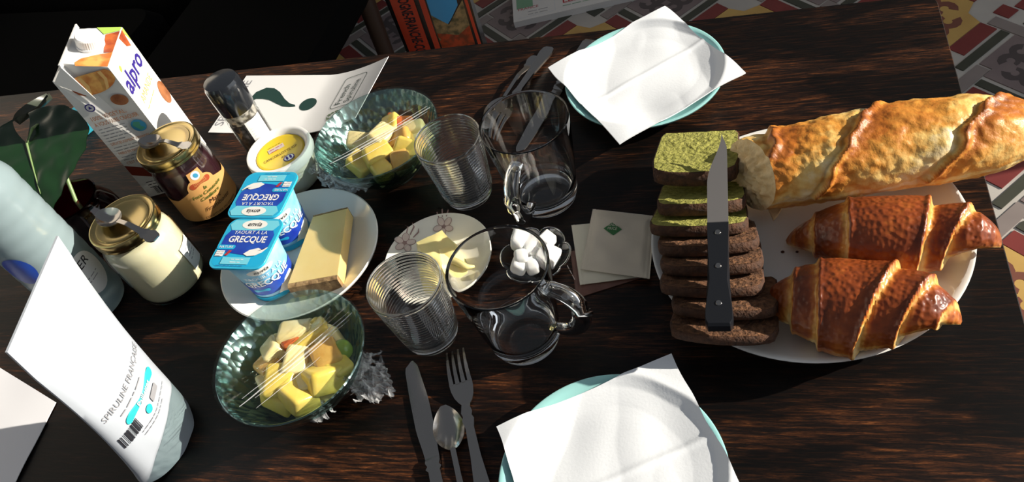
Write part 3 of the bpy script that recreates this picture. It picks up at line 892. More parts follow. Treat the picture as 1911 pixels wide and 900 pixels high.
# ------------------------------------------------------------------ baguette
def baguette():
    A, B = Vector((-.004, .603, .0535)), Vector((.276, .645, .0600))
    ax = (B - A); Ln_ = ax.length; ax.normalize()
    side = Vector((-ax.y, ax.x, 0)).normalized(); up = ax.cross(side).normalized() * 1.0
    if up.z < 0: up = -up
    t = thing('baguette', 'half baguette with golden crust and torn pale end on white plate', 'bread', (A.x, A.y, A.z - .036))
    base = Vector(t.location)
    NU, NV = 260, 120
    g = Geo()
    slash = [(-.035, .045), (.045, .150), (.155, .268)]
    for i in range(NU + 1):
        s = i / NU * Ln_
        taper = 1.0 if s < .17 else math.sqrt(max(0.0, 1 - ((s - .17) / (Ln_ - .17)) ** 2.4))
        grow = lerp(.93, 1.04, sstep(0, .09, s))
        s_ax = s
        for j in range(NV):
            a = 2 * pi * j / NV                    # 0 = back side, 90 = top, 180 = viewer side
            ca, sa = math.cos(a), math.sin(a)
            rx, rz = .0440 * taper * grow, (.0370 if sa > 0 else .034) * taper * grow
            # diagonal cuts: ear (raised, dark) and opened pale flesh behind it
            w = a / pi                              # 0 back .. 1 viewer side
            bump_, tone = 0.0, .38 + .14 * nz(s * 40, a * 2)
            if sa > -.25:
                for k, (s0, s1) in enumerate(slash):
                    wn = w if w < 1.6 else w - 2
                    pos = lerp(s1, s0, min(1, max(0, (wn - .08) / .92))) + .009 * nz(a * 2.2, k * 3.1) + .002 * nz(a * 6, k * 5.7)
                    d = s - pos
                    inside = sstep(-.02, .10, wn) * sstep(1.12, .98, wn)
                    if -.012 < d < .018:
                        e = math.exp(-((d - .003) / .0055) ** 2) * inside
                        bump_ += (.0050 + .0030 * nz(a * 5, k * 2)) * e; tone += (.34 + .3 * nz(a * 6, k)) * e
                    if d <= .001 and d > -.058:
                        o = sstep(-.058, -.012, d) * inside
                        bump_ -= .0032 * math.exp(-((d + .004) / .004) ** 2) * inside
                        tone -= .32 * o * (0.75 + .6 * nz(s * 70, a * 5, k))
                    if d > .010 and d < .045: tone += .26 * sstep(.045, .012, d) * inside
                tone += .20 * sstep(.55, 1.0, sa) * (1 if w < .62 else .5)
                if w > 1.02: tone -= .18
            bump_ += .0012 * nz(s * 120, a * 8) + .0030 * nz(s * 38, a * 2.2, 4)
            c_ = A + ax * (s + (-ca * .014 + sa * .012 + .003) * sstep(.10, 0, s)) + Vector((0, 0, .003 * math.sin(s * 16)))
            q = c_ + side * (ca * (rx + bump_ * taper)) + up * (sa * (rz + bump_ * taper))
            rr_ = math.hypot(q.x - BP[0], q.y - BP[1])
            if rr_ < .156: q.z = max(q.z, plate_z(min(rr_, .148), BP[2], BP[3], .74) + .0018)
            q.z = max(q.z, .0072)
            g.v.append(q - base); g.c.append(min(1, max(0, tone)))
    for i in range(NU):
        for j in range(NV):
            j2 = (j + 1) % NV; g.f.append((i * NV + j, i * NV + j2, (i + 1) * NV + j2, (i + 1) * NV + j))
    g.f.append(tuple(NU * NV + j for j in range(NV)))
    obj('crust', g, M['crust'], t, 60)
    # torn crumb face
    g2 = Geo(); RR = 22
    for k in range(RR + 1):
        f = 1 - k / RR
        for j in range(NV):
            p = g.v[j]; c_ = A - base
            q = c_ + (p - c_) * (f * .998)
            dpt = .004 * nz(q.y * 130, q.z * 130, 1) + .003 * nz(q.y * 300, q.z * 300, 2) + (.004 * (1 - f))
            g2.v.append(q - ax * ((.001 + dpt) * (1 - f ** 8)))
    for k in range(RR):
        for j in range(NV):
            j2 = (j + 1) % NV; g2.f.append((k * NV + j, (k + 1) * NV + j, (k + 1) * NV + j2, k * NV + j2))
    obj('crumb_face', g2, M['crumb'], t, 60)
    fl_ = on(1446, 402, .018) - base
    obj('torn_flake', prism([(fl_.x - .006, fl_.y + .008), (fl_.x - .002, fl_.y - .006), (fl_.x + .002, fl_.y - .001), (fl_.x + .007, fl_.y + .009)], fl_.z - .002, fl_.z + .0015), M['crumb'], t)


baguette()


# ------------------------------------------------------------------ croissants
def croissant(label, A, B, bulge, Rm, Rz, peak, bend, steps, seed, zb):
    """A, B tips on the plate; steps = [(u, drop, slant)] where a wrapped layer ends"""
    A, B = Vector((*A, 0)), Vector((*B, 0)); ax = B - A; L_ = ax.length; ax.normalize(); side = Vector((-ax.y, ax.x, 0))
    t = thing('croissant', label, 'croissant', (*((A + B) / 2).to_2d(), zb), 0, 'croissants')
    base = Vector(t.location); g = Geo(); NU, NV = 150, 60
    for i in range(NU + 1):
        u = i / NU
        for j in range(NV):
            a = 2 * pi * j / NV; ca, sa = math.cos(a), math.sin(a)
            lat = -ca                                # +1 on the viewer side
            r = 0.0; tone = .60 + .16 * nz(u * 9, a * 1.5, seed)
            # spindle made of wrapped layers
            env = max(0, math.sin(pi * min(1, max(0, u)) ** (math.log(.5) / math.log(peak)))) ** .46
            step_sum = 0.0
            for (us, drop, sl) in steps:
                e = us + sl * lat * .5 + .006 * nz(a * 3, us * 9, seed)
                d = (u - e) if us > peak else (e - u)   # beyond the edge, away from the middle
                step_sum -= drop * sstep(-.004, .010, d)
                rim = math.exp(-((d + .010) / .012) ** 2)
                step_sum += .05 * rim
                if d > -.004 and d < .06:
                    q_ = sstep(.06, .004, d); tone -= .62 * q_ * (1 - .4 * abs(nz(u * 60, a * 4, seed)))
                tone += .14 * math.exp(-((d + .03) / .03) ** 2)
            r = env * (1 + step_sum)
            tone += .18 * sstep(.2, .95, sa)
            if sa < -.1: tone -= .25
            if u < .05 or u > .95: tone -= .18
            fine = .010 * math.sin(u * 260 + a * 3) * (1 if tone < .3 else .2)
            lump = .03 * nz(u * 7, a * 1.3, seed + 2) + fine
            cx = A + ax * (u * L_) + side * (bend * math.sin(pi * u))
            q = cx + side * (ca * Rm * r * (1 + lump)) + Vector((0, 0, Rz * .92 + sa * Rz * r * (1 + lump)))
            q.z -= Rz * .92 * (1 - max(.16, min(1, env * 1.25))) * .85
            q.z = max(q.z, 0.0)
            q.z += zb + max(0, plate_z(min(.1506, math.hypot(cx.x - BP[0], cx.y - BP[1])), BP[2], BP[3], .74) - .0052)
            rr = math.hypot(q.x - BP[0], q.y - BP[1])
            q.z = max(q.z, plate_z(min(rr, .148), BP[2], BP[3], .74) + .0014)
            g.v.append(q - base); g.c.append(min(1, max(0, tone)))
    for i in range(NU):
        for j in range(NV):
            j2 = (j + 1) % NV; g.f.append((i * NV + j, (i + 1) * NV + j, (i + 1) * NV + j2, i * NV + j2))
    g.f.append(tuple(range(NV))); g.f.append(tuple(NU * NV + j for j in reversed(range(NV))))
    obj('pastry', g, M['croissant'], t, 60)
    return t


croissant('croissant lying against the baguette on the white plate', (.030, .548), (.214, .520), 0, .0435, .036, .56, -.006,
          [(.14, .16, .02), (.30, .10, .03), (.655, .20, -.05), (.80, .20, -.13)], 1.3, .0052)
croissant('croissant at the front edge of the white plate', (.004, .470), (.168, .437), 0, .0470, .037, .50, -.006,
          [(.17, .16, .04), (.30, .10, .06), (.60, .15, -.17), (.78, .20, -.17), (.93, .14, -.1)], 5.7, .0052)
# flakes fallen on the plate
for i, (x, y, s_) in enumerate(((1460, 470, .0018), (1487, 470, .0015))):
    p = on(x, y, .006); tag(obj('pastry_crumb', chunk_g := prism(ell(s_, s_ * .8, 7), 0, .0015, .0004), M['crumbs'], None, None, (p.x, p.y, .0052)), 'tiny dark pastry crumb on plate between cake and croissants', 'crumb', 'crumbs on the plate')

# ------------------------------------------------------------------ loaf cake slices
def slice_outline(w, h):
    p = [(-w * .44, 0), (w * .44, 0), (w * .48, h * .08), (w * .5, h * .70), (w * .47, h * .86)]
    for k in range(1, 10):
        a = math.radians(lerp(25, 155, k / 10)); p.append((w * .48 * math.cos(a) / math.cos(math.radians(25)), h * .78 + h * .22 * math.sin(a)))
    p += [(-w * .47, h * .86), (-w * .5, h * .70), (-w * .48, h * .08)]
    return p


def cake_slice(label, x, yf, zf, tilt, w, h, th, mat, seed, rz):
    """yf, zf: front top edge of the leaning slice; tilt from the horizontal"""
    t = thing('cake_slice', label, 'cake', (x, yf, zf), 0, 'loaf cake slices')
    out = slice_outline(w, h)
    dense_ = []
    for i in range(len(out)):
        a, b = out[i], out[(i + 1) % len(out)]; n = max(1, int(math.hypot(b[0] - a[0], b[1] - a[1]) / .006))
        dense_ += [(lerp(a[0], b[0], k / n), lerp(a[1], b[1], k / n)) for k in range(n)]
    n = len(dense_); cx, cy = 0, h * .5
    def place_(p, e):                                # p.x across, p.y loaf height -> towards viewer, e through the slice
        v = Vector((p[0], (h - p[1]), e))
        return Matrix.Rotation(rz, 3, 'Z') @ (Matrix.Rotation(-tilt, 3, 'X') @ v)
    g = Geo(); RR = 9
    for sd3 in (0, 1):
        o0 = len(g.v)
        for k in range(RR + 1):
            f = 1 - k / RR
            for p in dense_:
                q = (cx + (p[0] - cx) * f * .97, cy + (p[1] - cy) * f * .97)
                rough = (.0016 * nz(q[0] * 160, q[1] * 160, seed) + .0011 * nz(q[0] * 420, q[1] * 420, seed)) * (1 if f < .99 else .3)
                g.v.append(place_(q, (rough if sd3 == 0 else -th - rough * .5)))
        for k in range(RR):
            for i in range(n):
                j = (i + 1) % n; q = (o0 + k * n + i, o0 + (k + 1) * n + i, o0 + (k + 1) * n + j, o0 + k * n + j)
                g.f.append(q[::-1] if sd3 == 0 else q)
    obj('crumb', g, mat, t, 80)
    g = Geo(); ring = [(.965, -.0002), (1.0, -.0010), (1.008, -th * .5), (1.0, -th + .0010), (.965, -th + .0002)]
    for f, e in ring:
        for i, p in enumerate(dense_):
            k_ = f + .010 * nz(p[0] * 90, p[1] * 90, seed + e * 300)
            g.v.append(place_((cx + (p[0] - cx) * k_, cy + (p[1] - cy) * k_), e))
    for l in range(4):
        for i in range(n):
            j = (i + 1) % n; g.f.append((l * n + i, l * n + j, (l + 1) * n + j, (l + 1) * n + i))
    obj('crust', g, M['cake_crust'], t, 70)
    return t


CK = ['hindmost matcha green cake slice, lying under the knife tip', 'second matcha green cake slice, in shade under the knife blade', 'third green cake slice, under the knife bolster',
      'fourth slice from back, brown, under the front of knife handle', 'fifth brown cake slice from back, under first handle rivets', 'sixth brown cake slice from back, under knife handle',
      'seventh brown cake slice, second from the front plate edge', 'foremost brown cake slice at the front rim of the plate']
for i in range(8):
    f = i / 7
    yf = [.590, .557, .530, .506, .482, .458, .435, .411][i]
    cake_slice(CK[i], lerp(-.057, -.030, f) + .004 * math.sin(i * 2.3), yf, [.076, .066, .064, .063, .062, .060, .057, .052][i], math.radians([22, 31, 33, 33, 32, 31, 29, 25][i]), .096 if i > 1 else .088, .110 if i == 0 else .078,
               [.0160, .0130, .0112, .0108, .0104, .0100, .0096, .0096][i], M['green_crumb'] if i < 3 else M['brown_crumb'], i * 3.7 + .5, math.radians([-2, 1, -1, 2, 0, -2, -3, -4][i]))


# ------------------------------------------------------------------ cutlery
def place2(o, tip, end, pitch=0.0):
    """local +Y runs from handle end to tip"""
    d = Vector(tip) - Vector(end)
    o.location = end
    o.rotation_euler = (math.asin(max(-1, min(1, d.z / d.length))), 0, math.atan2(-d.x, d.y))
    return o


tipk, endk = on(1338, 262, .0800), on(1343, 622, .0580)
Lk = (tipk - endk).length
kn = place2(thing('kitchen_knife', 'small kitchen knife with black riveted handle lying across the cake', 'knife'), tipk, endk)
hl = Lk * .50
st = []
for k in range(22):
    v = k / 21; y = lerp(hl - .004, Lk, v)
    xl = lerp(-.0100, -.0092, v) * (1 - .02 * v); xr = .0098
    xl = lerp(-.0098, .0045, sstep(.45, 1.0, v) ** 1.15)
    xr = lerp(.0096, .0052, sstep(.80, 1.0, v) ** 2)
    st.append((y, xl, xr, .0085, .0))
obj('blade', strip(st, .0013, 4), M['steel_b'], kn)
out = []
prof = [(0, .0095), (.004, .0118), (.012, .0122), (.022, .0112), (.045, .0098), (.075, .0094), (hl - .012, .0098), (hl, .0100)]
L_, R_ = [], []
for y, w in prof: R_.append((w, y)); L_.append((-w, y))
out = R_ + L_[::-1]
g = prism(out, .001, .0155, .0022)
obj('handle', g, M['handle'], kn, 35)
for yy in (hl - .013, hl * .55, hl * .20): obj('rivet', lathe([(0, .0163), (.0024, .0162), (.0030, .0154), (.0030, .013)], 16), M['steel'], kn, 50, (.0, yy, 0))


def table_knife(label, tip, end):
    o = place2(thing('table_knife', label, 'knife', group='table knives'), tip, end); Lk = (Vector(tip) - Vector(end)).length
    bl = .118; st = []
    for k in range(20):
        v = k / 19; y = lerp(Lk - bl, Lk, v); w = .0095
        rnd = math.sqrt(max(.02, 1 - (max(0, v - .9) / .1) ** 2)); xl = -lerp(.0070, .0104, sstep(0, .35, v)) * rnd * (1 - .1 * sstep(.6, 1, v))
        xr = lerp(.0070, .0084, sstep(0, .3, v)) * (1 - .45 * sstep(.5, 1.0, v)) * rnd
        st.append((y, xl, xr, .0022, .0))
    obj('blade', strip(st, .0014, 4), M['steel'], o)
    st = [(0, -.0075, .0075, .0058, 0), (.006, -.0095, .0095, .0064, 0), (.03, -.0085, .0085, .0064, 0), (Lk - bl - .03, -.0060, .0060, .0056, 0), (Lk - bl - .012, -.0056, .0056, .0054, 0),
          (Lk - bl - .009, -.0078, .0078, .0058, 0), (Lk - bl - .006, -.0058, .0058, .0052, 0), (Lk - bl - .002, -.0074, .0074, .0050, 0), (Lk - bl + .003, -.0066, .0066, .0036, 0)]
    obj('handle', strip(st, .0048, 6), M['steel'], o, 30)
    return o


def spoon(label, tip, end, bl=.048, bw=.0155, scale=1.0, name='teaspoon', mat='steel', fancy=True):
    o = place2(thing(name, label, 'spoon', group='teaspoons'), tip, end); L_ = (Vector(tip) - Vector(end)).length
    st = []
    for k in range(25):                              # bowl
        v = k / 24; y = L_ - bl + bl * v
        w = bw * max(.06, math.sin(pi * min(.999, max(.02, v * .97 + .015)) ** .86)) ** .62
        st.append((y, -w, w, .0050 + .0015 * v, .0062 * math.sin(pi * v) ** .8))
    hd = [(0, .0040), (.003, .0066), (.010, .0082), (.018, .0060), (.021, .0068), (.026, .0040), (.045, .0030)]
    if not fancy: hd = [(0, .003), (.003, .0055), (.02, .0055), (.04, .0036)]
    handle_ = [(y * scale, -w * scale, w * scale, .0040 + .006 * sstep(.02, .05, y), 0) for y, w in hd]
    y0 = hd[-1][0] * scale; y1 = L_ - bl
    for v in (.3, .6, .85, 1.0): handle_.append((lerp(y0, y1, v), -.0026, .0026, lerp(.0100, .0070, v), 0))
    g = strip(handle_ , .0016, 4)
    obj('handle', g, M[mat], o, 40)
    obj('spoon_bowl', strip(st, .0011, 10), M[mat], o, 40)
    return o


def fork(label, tip, end):
    o = place2(thing('fork', label, 'fork', group='forks'), tip, end); L_ = (Vector(tip) - Vector(end)).length
    def fz(y): d = (L_ - y); return .0030 + .009 * math.sin(min(1, d / .062) * pi) * .8 + (.004 if d > .06 else 0) * 0
    st = []
    for y, w in ((L_ - .070, .0032), (L_ - .066, .0040), (L_ - .062, .0070), (L_ - .057, .0098), (L_ - .050, .0115), (L_ - .043, .0118)): st.append((y, -w, w, fz(y), .0008))
    g = strip(st, .0017, 8)
    for k in range(4):
        xc = (k - 1.5) * .0063; s2 = []
        for q in range(9):
            v = q / 8; y = lerp(L_ - .044, L_, v); w = lerp(.0022, .0009, v); s2.append((y, xc * lerp(1, .94, v) - w, xc * lerp(1, .94, v) + w, fz(y), 0))
        h = strip(s2, .0016, 2); g.add(h.v, h.f)
    obj('head', g, M['steel'], o, 40)
    hd = [(0, .0045), (.003, .0080), (.012, .0095), (.030, .0075), (.060, .0050), (L_ - .095, .0042), (L_ - .086, .0060), (L_ - .082, .0044), (L_ - .078, .0056), (L_ - .069, .0036)]
    obj('handle', strip([(y, -w, w, .0046 + .004 * sstep(.0, .09, y), 0) for y, w in hd], .0030, 4), M['steel'], o, 40)
    return o


def ray(a, b, L_):                      # from tip a through b, length L_
    d = (b - a).normalized(); return a + d * L_
k1 = on(770, 676, .001); table_knife('table knife lying left of the spoon at front', k1, ray(k1, on(815, 893, .001), .215))
f1 = on(850, 657, .001); fork('fork lying between front tumbler and front napkin', f1, ray(f1, on(898, 890, .001), .185))
s1 = on(830, 763, .001); spoon('teaspoon lying between the front knife and fork', s1, ray(s1, on(861, 898, .001), .135))
h2 = on(1026, 92, .001); fork('fork seen partly through the back glass mug', ray(h2, on(944, 214, .001), .185), h2)
h3 = on(1000, 108, .001); spoon('teaspoon with ornate handle end behind the back mug', ray(h3, on(918, 222, .001), .135), h3)
t3 = on(962, 285, .001); table_knife('table knife partly under the back napkin, seen through mug', t3, ray(t3, on(1062, 140, .001), .215))

# ------------------------------------------------------------------ jars with spoons on their lids
def wrap(R, a0, e=.0004):
    """bend a flat x, y drawing round an upright cylinder; x to the right, a0 = facing direction"""
    return lambda p: ((R + e) * math.cos(a0 + p.x / R), (R + e) * math.sin(a0 + p.x / R), p.y)


def twist_lid(parent, R, z, mat):
    prof = [(R * .955, z - .013), (R * .99, z - .0135), (R * 1.0, z - .012), (R * .985, z - .0105), (R, z - .009), (R, z - .003), (R * .985, z - .0006), (R * .95, z), (R * .915, z - .0004), (R * .88, z - .0018),
            (R * .80, z - .0018), (R * .78, z - .0008), (R * .60, z - .0008), (R * .58, z - .0012), (0, z - .0012)]
    obj('lid', lathe(prof, 72), mat, parent, 50)


jx, jy = -.691, .532
jr = thing('curd_jar', 'tall glass jar of pale cream curd with gold lid', 'jar', (jx, jy, .0004))
outer = [(0, .001), (.030, .0006), (.036, 0), (.0405, .002), (.0430, .007), (.0437, .014), (.0437, .078), (.0425, .086), (.0395, .0925), (.0375, .096), (.0375, .103)]
obj('glass', lathe(outer + [(.0355, .103), (.0355, .096)], 72), M['glass_jar'], jr, 60)
obj('curd', lathe([(0, .003), (.034, .003), (.0405, .008), (.0422, .014), (.0422, .077), (.0408, .085), (.0378, .091), (.035, .0935), (0, .0935)], 72), M['cream'], jr, 60)
twist_lid(jr, .0408, .115, M['gold'])
fa = math.radians(-10)
lb = grid(lambda u, v: (lerp(-.013, .013, u), lerp(.022, .060, v), 0), 8, 4).map(wrap(.0437, fa + .42)); obj('side_label', lb, M['white'], jr, 60)
obj('small_print', scribble(-.008, .052, .016, .003, 4, 3).map(wrap(.0437, fa + .42, .0007)), M['grey_ink'], jr)
a_, b_ = on(187, 402, .1165), on(302, 452, .1165)
spoon('teaspoon lying on gold lid of the tall curd jar', a_, ray(a_, b_, .108), .040, .0135)

mx, my = -.695, .661
jm = thing('jam_jar', 'dark raspberry jam jar with apricot label and gold lid', 'jar', (mx, my, .0004))
outer = [(0, .001), (.028, .0006), (.033, 0), (.0365, .002), (.0385, .006), (.039, .012), (.039, .070), (.038, .079), (.0365, .085), (.036, .098)]
obj('glass', lathe(outer + [(.034, .098), (.034, .088)], 72), M['glass_jar'], jm, 60)
obj('jam', lathe([(0, .003), (.032, .003), (.036, .006), (.0376, .012), (.0376, .070), (.0362, .078), (.0345, .083), (0, .083)], 72), M['jam'], jm, 60)
twist_lid(jm, .0395, .111, M['gold'])
# label facing the viewer and the sun: band with a raised tongue in the middle
fj = math.radians(-38); RJ = .0390
pts = [(-.072, .006), (.072, .006), (.072, .048)] + [(lerp(.060, .020, k / 6), .047 + .009 * math.sin(k / 6 * pi * .5)) for k in range(7)]
top = [(.0195, .060), (.017, .066), (.012, .068), (.0085, .070), (.0085, .082), (-.0085, .082), (-.0085, .070), (-.012, .068), (-.017, .066), (-.0195, .060), (-.024, .053), (-.060, .047), (-.072, .048)]
lab = Geo(); cols = 60
def lab_top(x):
    ax_ = abs(x)
    if ax_ < .0085: return .082
    if ax_ < .019: return lerp(.070, .060, ((ax_ - .0085) / .0105) ** 2)
    return lerp(.056, .046, min(1, ((ax_ - .019) / .02))) 
lab = grid(lambda u, v: (lerp(-.072, .072, u), lerp(.006, lab_top(lerp(-.072, .072, u)), v), 0), 120, 6).map(wrap(RJ, fj))
obj('label', lab, M['jamlabel'], jm, 60)
W_ = lambda e=.0007: wrap(RJ, fj, e)
obj('crest', fan(ell(.0058, .0065, 16, 0, .0745), 3).map(W_()), M['white'], jm); obj('crest_bird', fan(ell(.003, .004, 10, .0005, .0745, .4), 2).map(W_(.0009)), M['earth_b'], jm)
obj('red_badge', fan(rrect(.029, .0088, .0044, 5, 0, .0615), 5).map(W_()), M['brick'], jm)
obj('lettering', shift(text('CONFITURE\nARTISANALE', .0032, sx=1.0), 0, .0628).map(W_(.0011)), M['jamlabel'], jm)
obj('lettering', shift(text('la\nFrais Comtoise\nConfiture', .0070, shear=.25, bold=.00012), .001, .0455).map(W_(.0011)), M['olive'], jm)
obj('lettering', shift(text('Marc\nFramboise', .0088, shear=.3), .003, .0260).map(W_(.0011)), M['dkbrown'], jm)
obj('lettering', shift(text('CONFITURE EN COMTÉ', .0046), .003, .0095).map(W_(.0011)), M['dkbrown'], jm)
a_, b_ = on(264, 268, .1125), on(357, 276, .1125)
spoon('teaspoon lying on the gold lid of the jam jar', a_, ray(a_, b_, .082), .034, .0125, .8)

# ------------------------------------------------------------------ almond drink carton
ct = thing('drink_carton', 'white plant drink carton with purple brand name and screw cap', 'carton', (-.800, .677, .0004), math.radians(15))
cw, cdp = .072, .083
zl, zr_, zrg, xr_ = .220, .206, .228, .022          # heights of left edge, right edge, ridge
V = [(0, 0, 0), (cw, 0, 0), (cw, cdp, 0), (0, cdp, 0), (0, 0, zl - .012), (cw, 0, zr_), (cw, cdp, zr_), (0, cdp, zl - .012), (xr_, .006, zrg - .004), (xr_, cdp - .006, zrg - .004)]
g = Geo().add(V, [(3, 2, 1, 0), (0, 1, 5, 8, 4), (1, 2, 6, 5), (2, 3, 7, 9, 6), (3, 0, 4, 7), (4, 8, 9, 7), (5, 6, 9, 8)])
obj('body', g, M['carton'], ct)
# sealed ridge folded over and its ear on the viewer's side
sl_ = Vector((cw - xr_, 0, zr_ - zrg + .004)).normalized(); nrm = Vector((-sl_.z, 0, sl_.x))
obj('sealed_seam', box(xr_ - .0010, xr_ + .0010, -.0012, cdp + .0005, zrg - .007, zrg - .0010), M['carton'], ct)
obj('folded_ear', Geo().add([(.001, -.0006, zl - .014), (xr_ + .001, -.0006, zrg - .004), (xr_ + .010, -.0006, zl - .050), (.001, -.0018, zl - .014), (xr_ + .001, -.0024, zrg - .004), (xr_ + .010, -.0010, zl - .050)], [(3, 4, 5)[::-1], (0, 3, 5, 2), (0, 1, 4, 3), (1, 2, 5, 4)]), M['carton'], ct)
def slope(p, e=.0004):                                # drawing on the sloping cap panel: p.x along depth, p.y down the slope
    return Vector((xr_, 0, zrg - .004)) + sl_ * p.y + Vector((0, p.x, 0)) + nrm * e
slen = (cw - xr_) / sl_.x
fr_ = lambda e=.0004: (lambda p: (p.x, -e, p.y))      # on the viewer's face
rt_ = lambda e=.0004: (lambda p: (cw + e, p.x, p.y))  # on the brand face
cpz = Vector((xr_, cdp * .52, zrg - .004)) + sl_ * (slen * .46)
cp = obj('screw_cap', Geo(), M['cap'], ct); bpy.data.objects.remove(cp)
pr_c = []
g = Geo(); seg = 80
for ring_i, (r, z) in enumerate([(.0165, 0), (.0165, .003), (.0152, .0035), (.0152, .0135), (.0140, .0150), (.0, .0150)]):
    for k in range(seg):
        rr = r + (.0004 if (k % 2 and ring_i in (2, 3)) else 0); a = 2 * pi * k / seg; g.v.append(Vector((rr * math.cos(a), rr * math.sin(a), z)))
for l in range(5):
    for k in range(seg): k2 = (k + 1) % seg; g.f.append((l * seg + k, l * seg + k2, (l + 1) * seg + k2, (l + 1) * seg + k))
Rq = nrm.to_track_quat('Z', 'Y').to_matrix()
g.map(lambda p: cpz + Rq @ p); obj('screw_cap', g, M['cap'], ct, 40)
# croissant picture running from the cap panel down the viewer's face
obj('croissant_picture', fan([(.001, slen * .30), (.001, slen * .985), (.030, slen * .985), (.024, slen * .66), (.016, slen * .36), (.008, slen * .26)], 3).map(slope), M['croi_print'], ct)
obj('croissant_picture', fan([(.030, slen * .985), (.028, slen * .80), (.046, slen * .74), (.066, slen * .70), (.074, slen * .985)], 3).map(lambda p: slope(p, .0006)), M['croi_print2'], ct)
obj('leaf_picture', fan([(.066, slen * .66), (.080, slen * .45), (.0825, slen * .99), (.075, slen * .99)], 2).map(lambda p: slope(p, .0009)), M['lime'], ct)
cr_e = [(min(.0716, .043 + .030 * math.cos(k / 28 * 2 * pi)), min(.2055, .193 + .0165 * math.sin(k / 28 * 2 * pi) + .10 * (.030 * math.cos(k / 28 * 2 * pi)))) for k in range(28)]
obj('croissant_picture', fan(cr_e, 3).map(fr_()), M['croi_print'], ct)
obj('croissant_picture', fan([(.014, .194), (.0135, .188), (.017, .181), (.024, .177), (.028, .188), (.026, .200), (.020, .201)], 2).map(fr_(.0006)), M['croi_print2'], ct)
obj('croissant_picture', fan([(.026, .1765), (.031, .1755), (.036, .189), (.034, .204), (.029, .203), (.031, .189)], 2).map(fr_(.0006)), M['croi_print3'], ct)
obj('croissant_picture', fan([(.052, .1785), (.057, .181), (.062, .193), (.061, .2045), (.056, .2045), (.058, .193)], 2).map(fr_(.0006)), M['croi_print3'], ct)
obj('leaf_picture', fan([(.077, .200), (.0825, .186), (.0828, .2055), (.078, .2055)], 2).map(rt_()), M['lime'], ct)
obj('croissant_picture', fan([(.060, .2055), (.064, .190), (.074, .184), (.078, .2055)], 2).map(rt_(.0003)), M['croi_print2'], ct)
obj('recycling_ring', fan(ell(.0062, .0062, 20, .017, .160), 2).map(fr_()), M['navy'], ct); obj('recycling_ring', fan(ell(.0046, .0046, 20, .017, .160), 2).map(fr_(.0006)), M['lightgrey'], ct)
obj('recycling_mark', fan([(.0145, .1585), (.0195, .1585), (.017, .163)], 2).map(fr_(.0008)), M['navy'], ct)
obj('almond_picture', fan(ell(.0105, .0085, 20, .057, .160, -.3), 3).map(fr_()), M['almond'], ct)
obj('lettering', shift(text('100% VÉGÉTAL,', .0088, 'LEFT', sx=.82), .006, .143).map(fr_()), M['orange'], ct)
obj('lettering', shift(text('À VOUS FAIRE CRAQUER', .0088, 'LEFT', sx=.60), .006, .1335).map(fr_()), M['orange'], ct)
obj('small_print', scribble(.006, .1255, .036, .0030, 5, 21).map(fr_()), M['grey_ink'], ct)
obj('earth_picture', fan(ell(.0095, .0095, 24, .056, .117), 3).map(fr_()), M['earth_b'], ct)
obj('earth_picture', fan([(.049, .119), (.053, .124), (.060, .122), (.058, .116), (.062, .112), (.055, .109), (.052, .114)], 2).map(fr_(.0006)), M['earth_g'], ct)
obj('lettering', shift(text('DÉLICIEUSEMENT AMANDES', .0060, 'LEFT', sx=.72), .006, .0995).map(fr_()), M['orange'], ct)
obj('small_print', scribble(.006, .093, .052, .0030, 2, 22).map(fr_()), M['grey_ink'], ct)
obj('lettering', shift(text('FAIBLE EN MATIÈRES GRASSES', .0060, 'LEFT', sx=.66), .006, .0825).map(fr_()), M['orange'], ct)
obj('small_print', scribble(.006, .076, .058, .0030, 2, 23).map(fr_()), M['grey_ink'], ct)
obj('lettering', shift(text("C'EST BON LÀ !", .0062, 'LEFT', sx=.8), .006, .0645).map(fr_()), M['orange'], ct)
obj('cherry_picture', fan([(0.0005, .062), (0.0005, .044), (.030, .030), (.0715, .036), (.0715, .050), (.05, .044), (.02, .050)], 3).map(fr_()), M['redbrown'], ct)
obj('round_seal', fan(ell(.017, .017, 28, .040, .047), 3).map(fr_(.0006)), M['lightgrey'], ct); obj('round_seal', fan(ell(.012, .012, 24, .040, .047), 3).map(fr_(.0008)), M['almond'], ct)
obj('small_print', scribble(.010, .026, .042, .0030, 3, 24).map(fr_()), M['ink'], ct)
obj('barcode', shift(barcode(.036, .012, 26, 4), .014, .003).map(fr_()), M['ink'], ct)
g = shift(text('alpro', .034, bold=.0007, shear=.12), .040, .168); obj('lettering', g.map(rt_()), M['navy'], ct)
obj('leaf_mark', fan(ell(.0042, .0028, 14, .020, .188, .9), 2).map(rt_()), M['lime'], ct)
obj('lettering', shift(text('AMANDE', .0150, sx=.85), .042, .139).map(rt_()), M['croi_print3'], ct)
obj('small_print', scribble(.016, .126, .05, .0035, 1, 25).map(rt_()), M['croi_print3'], ct)
obj('almond_picture', fan([(min(.0828, .073 + .012 * math.cos(k / 20 * 2 * pi)), .107 + .017 * math.sin(k / 20 * 2 * pi)) for k in range(20)], 3).map(rt_()), M['almond'], ct)
obj('almond_picture', fan([(.0008, .075), (.0008, .060), (.030, .056), (.05, .066), (.04, .078), (.02, .083)], 3).map(rt_()), M['croi_print3'], ct)

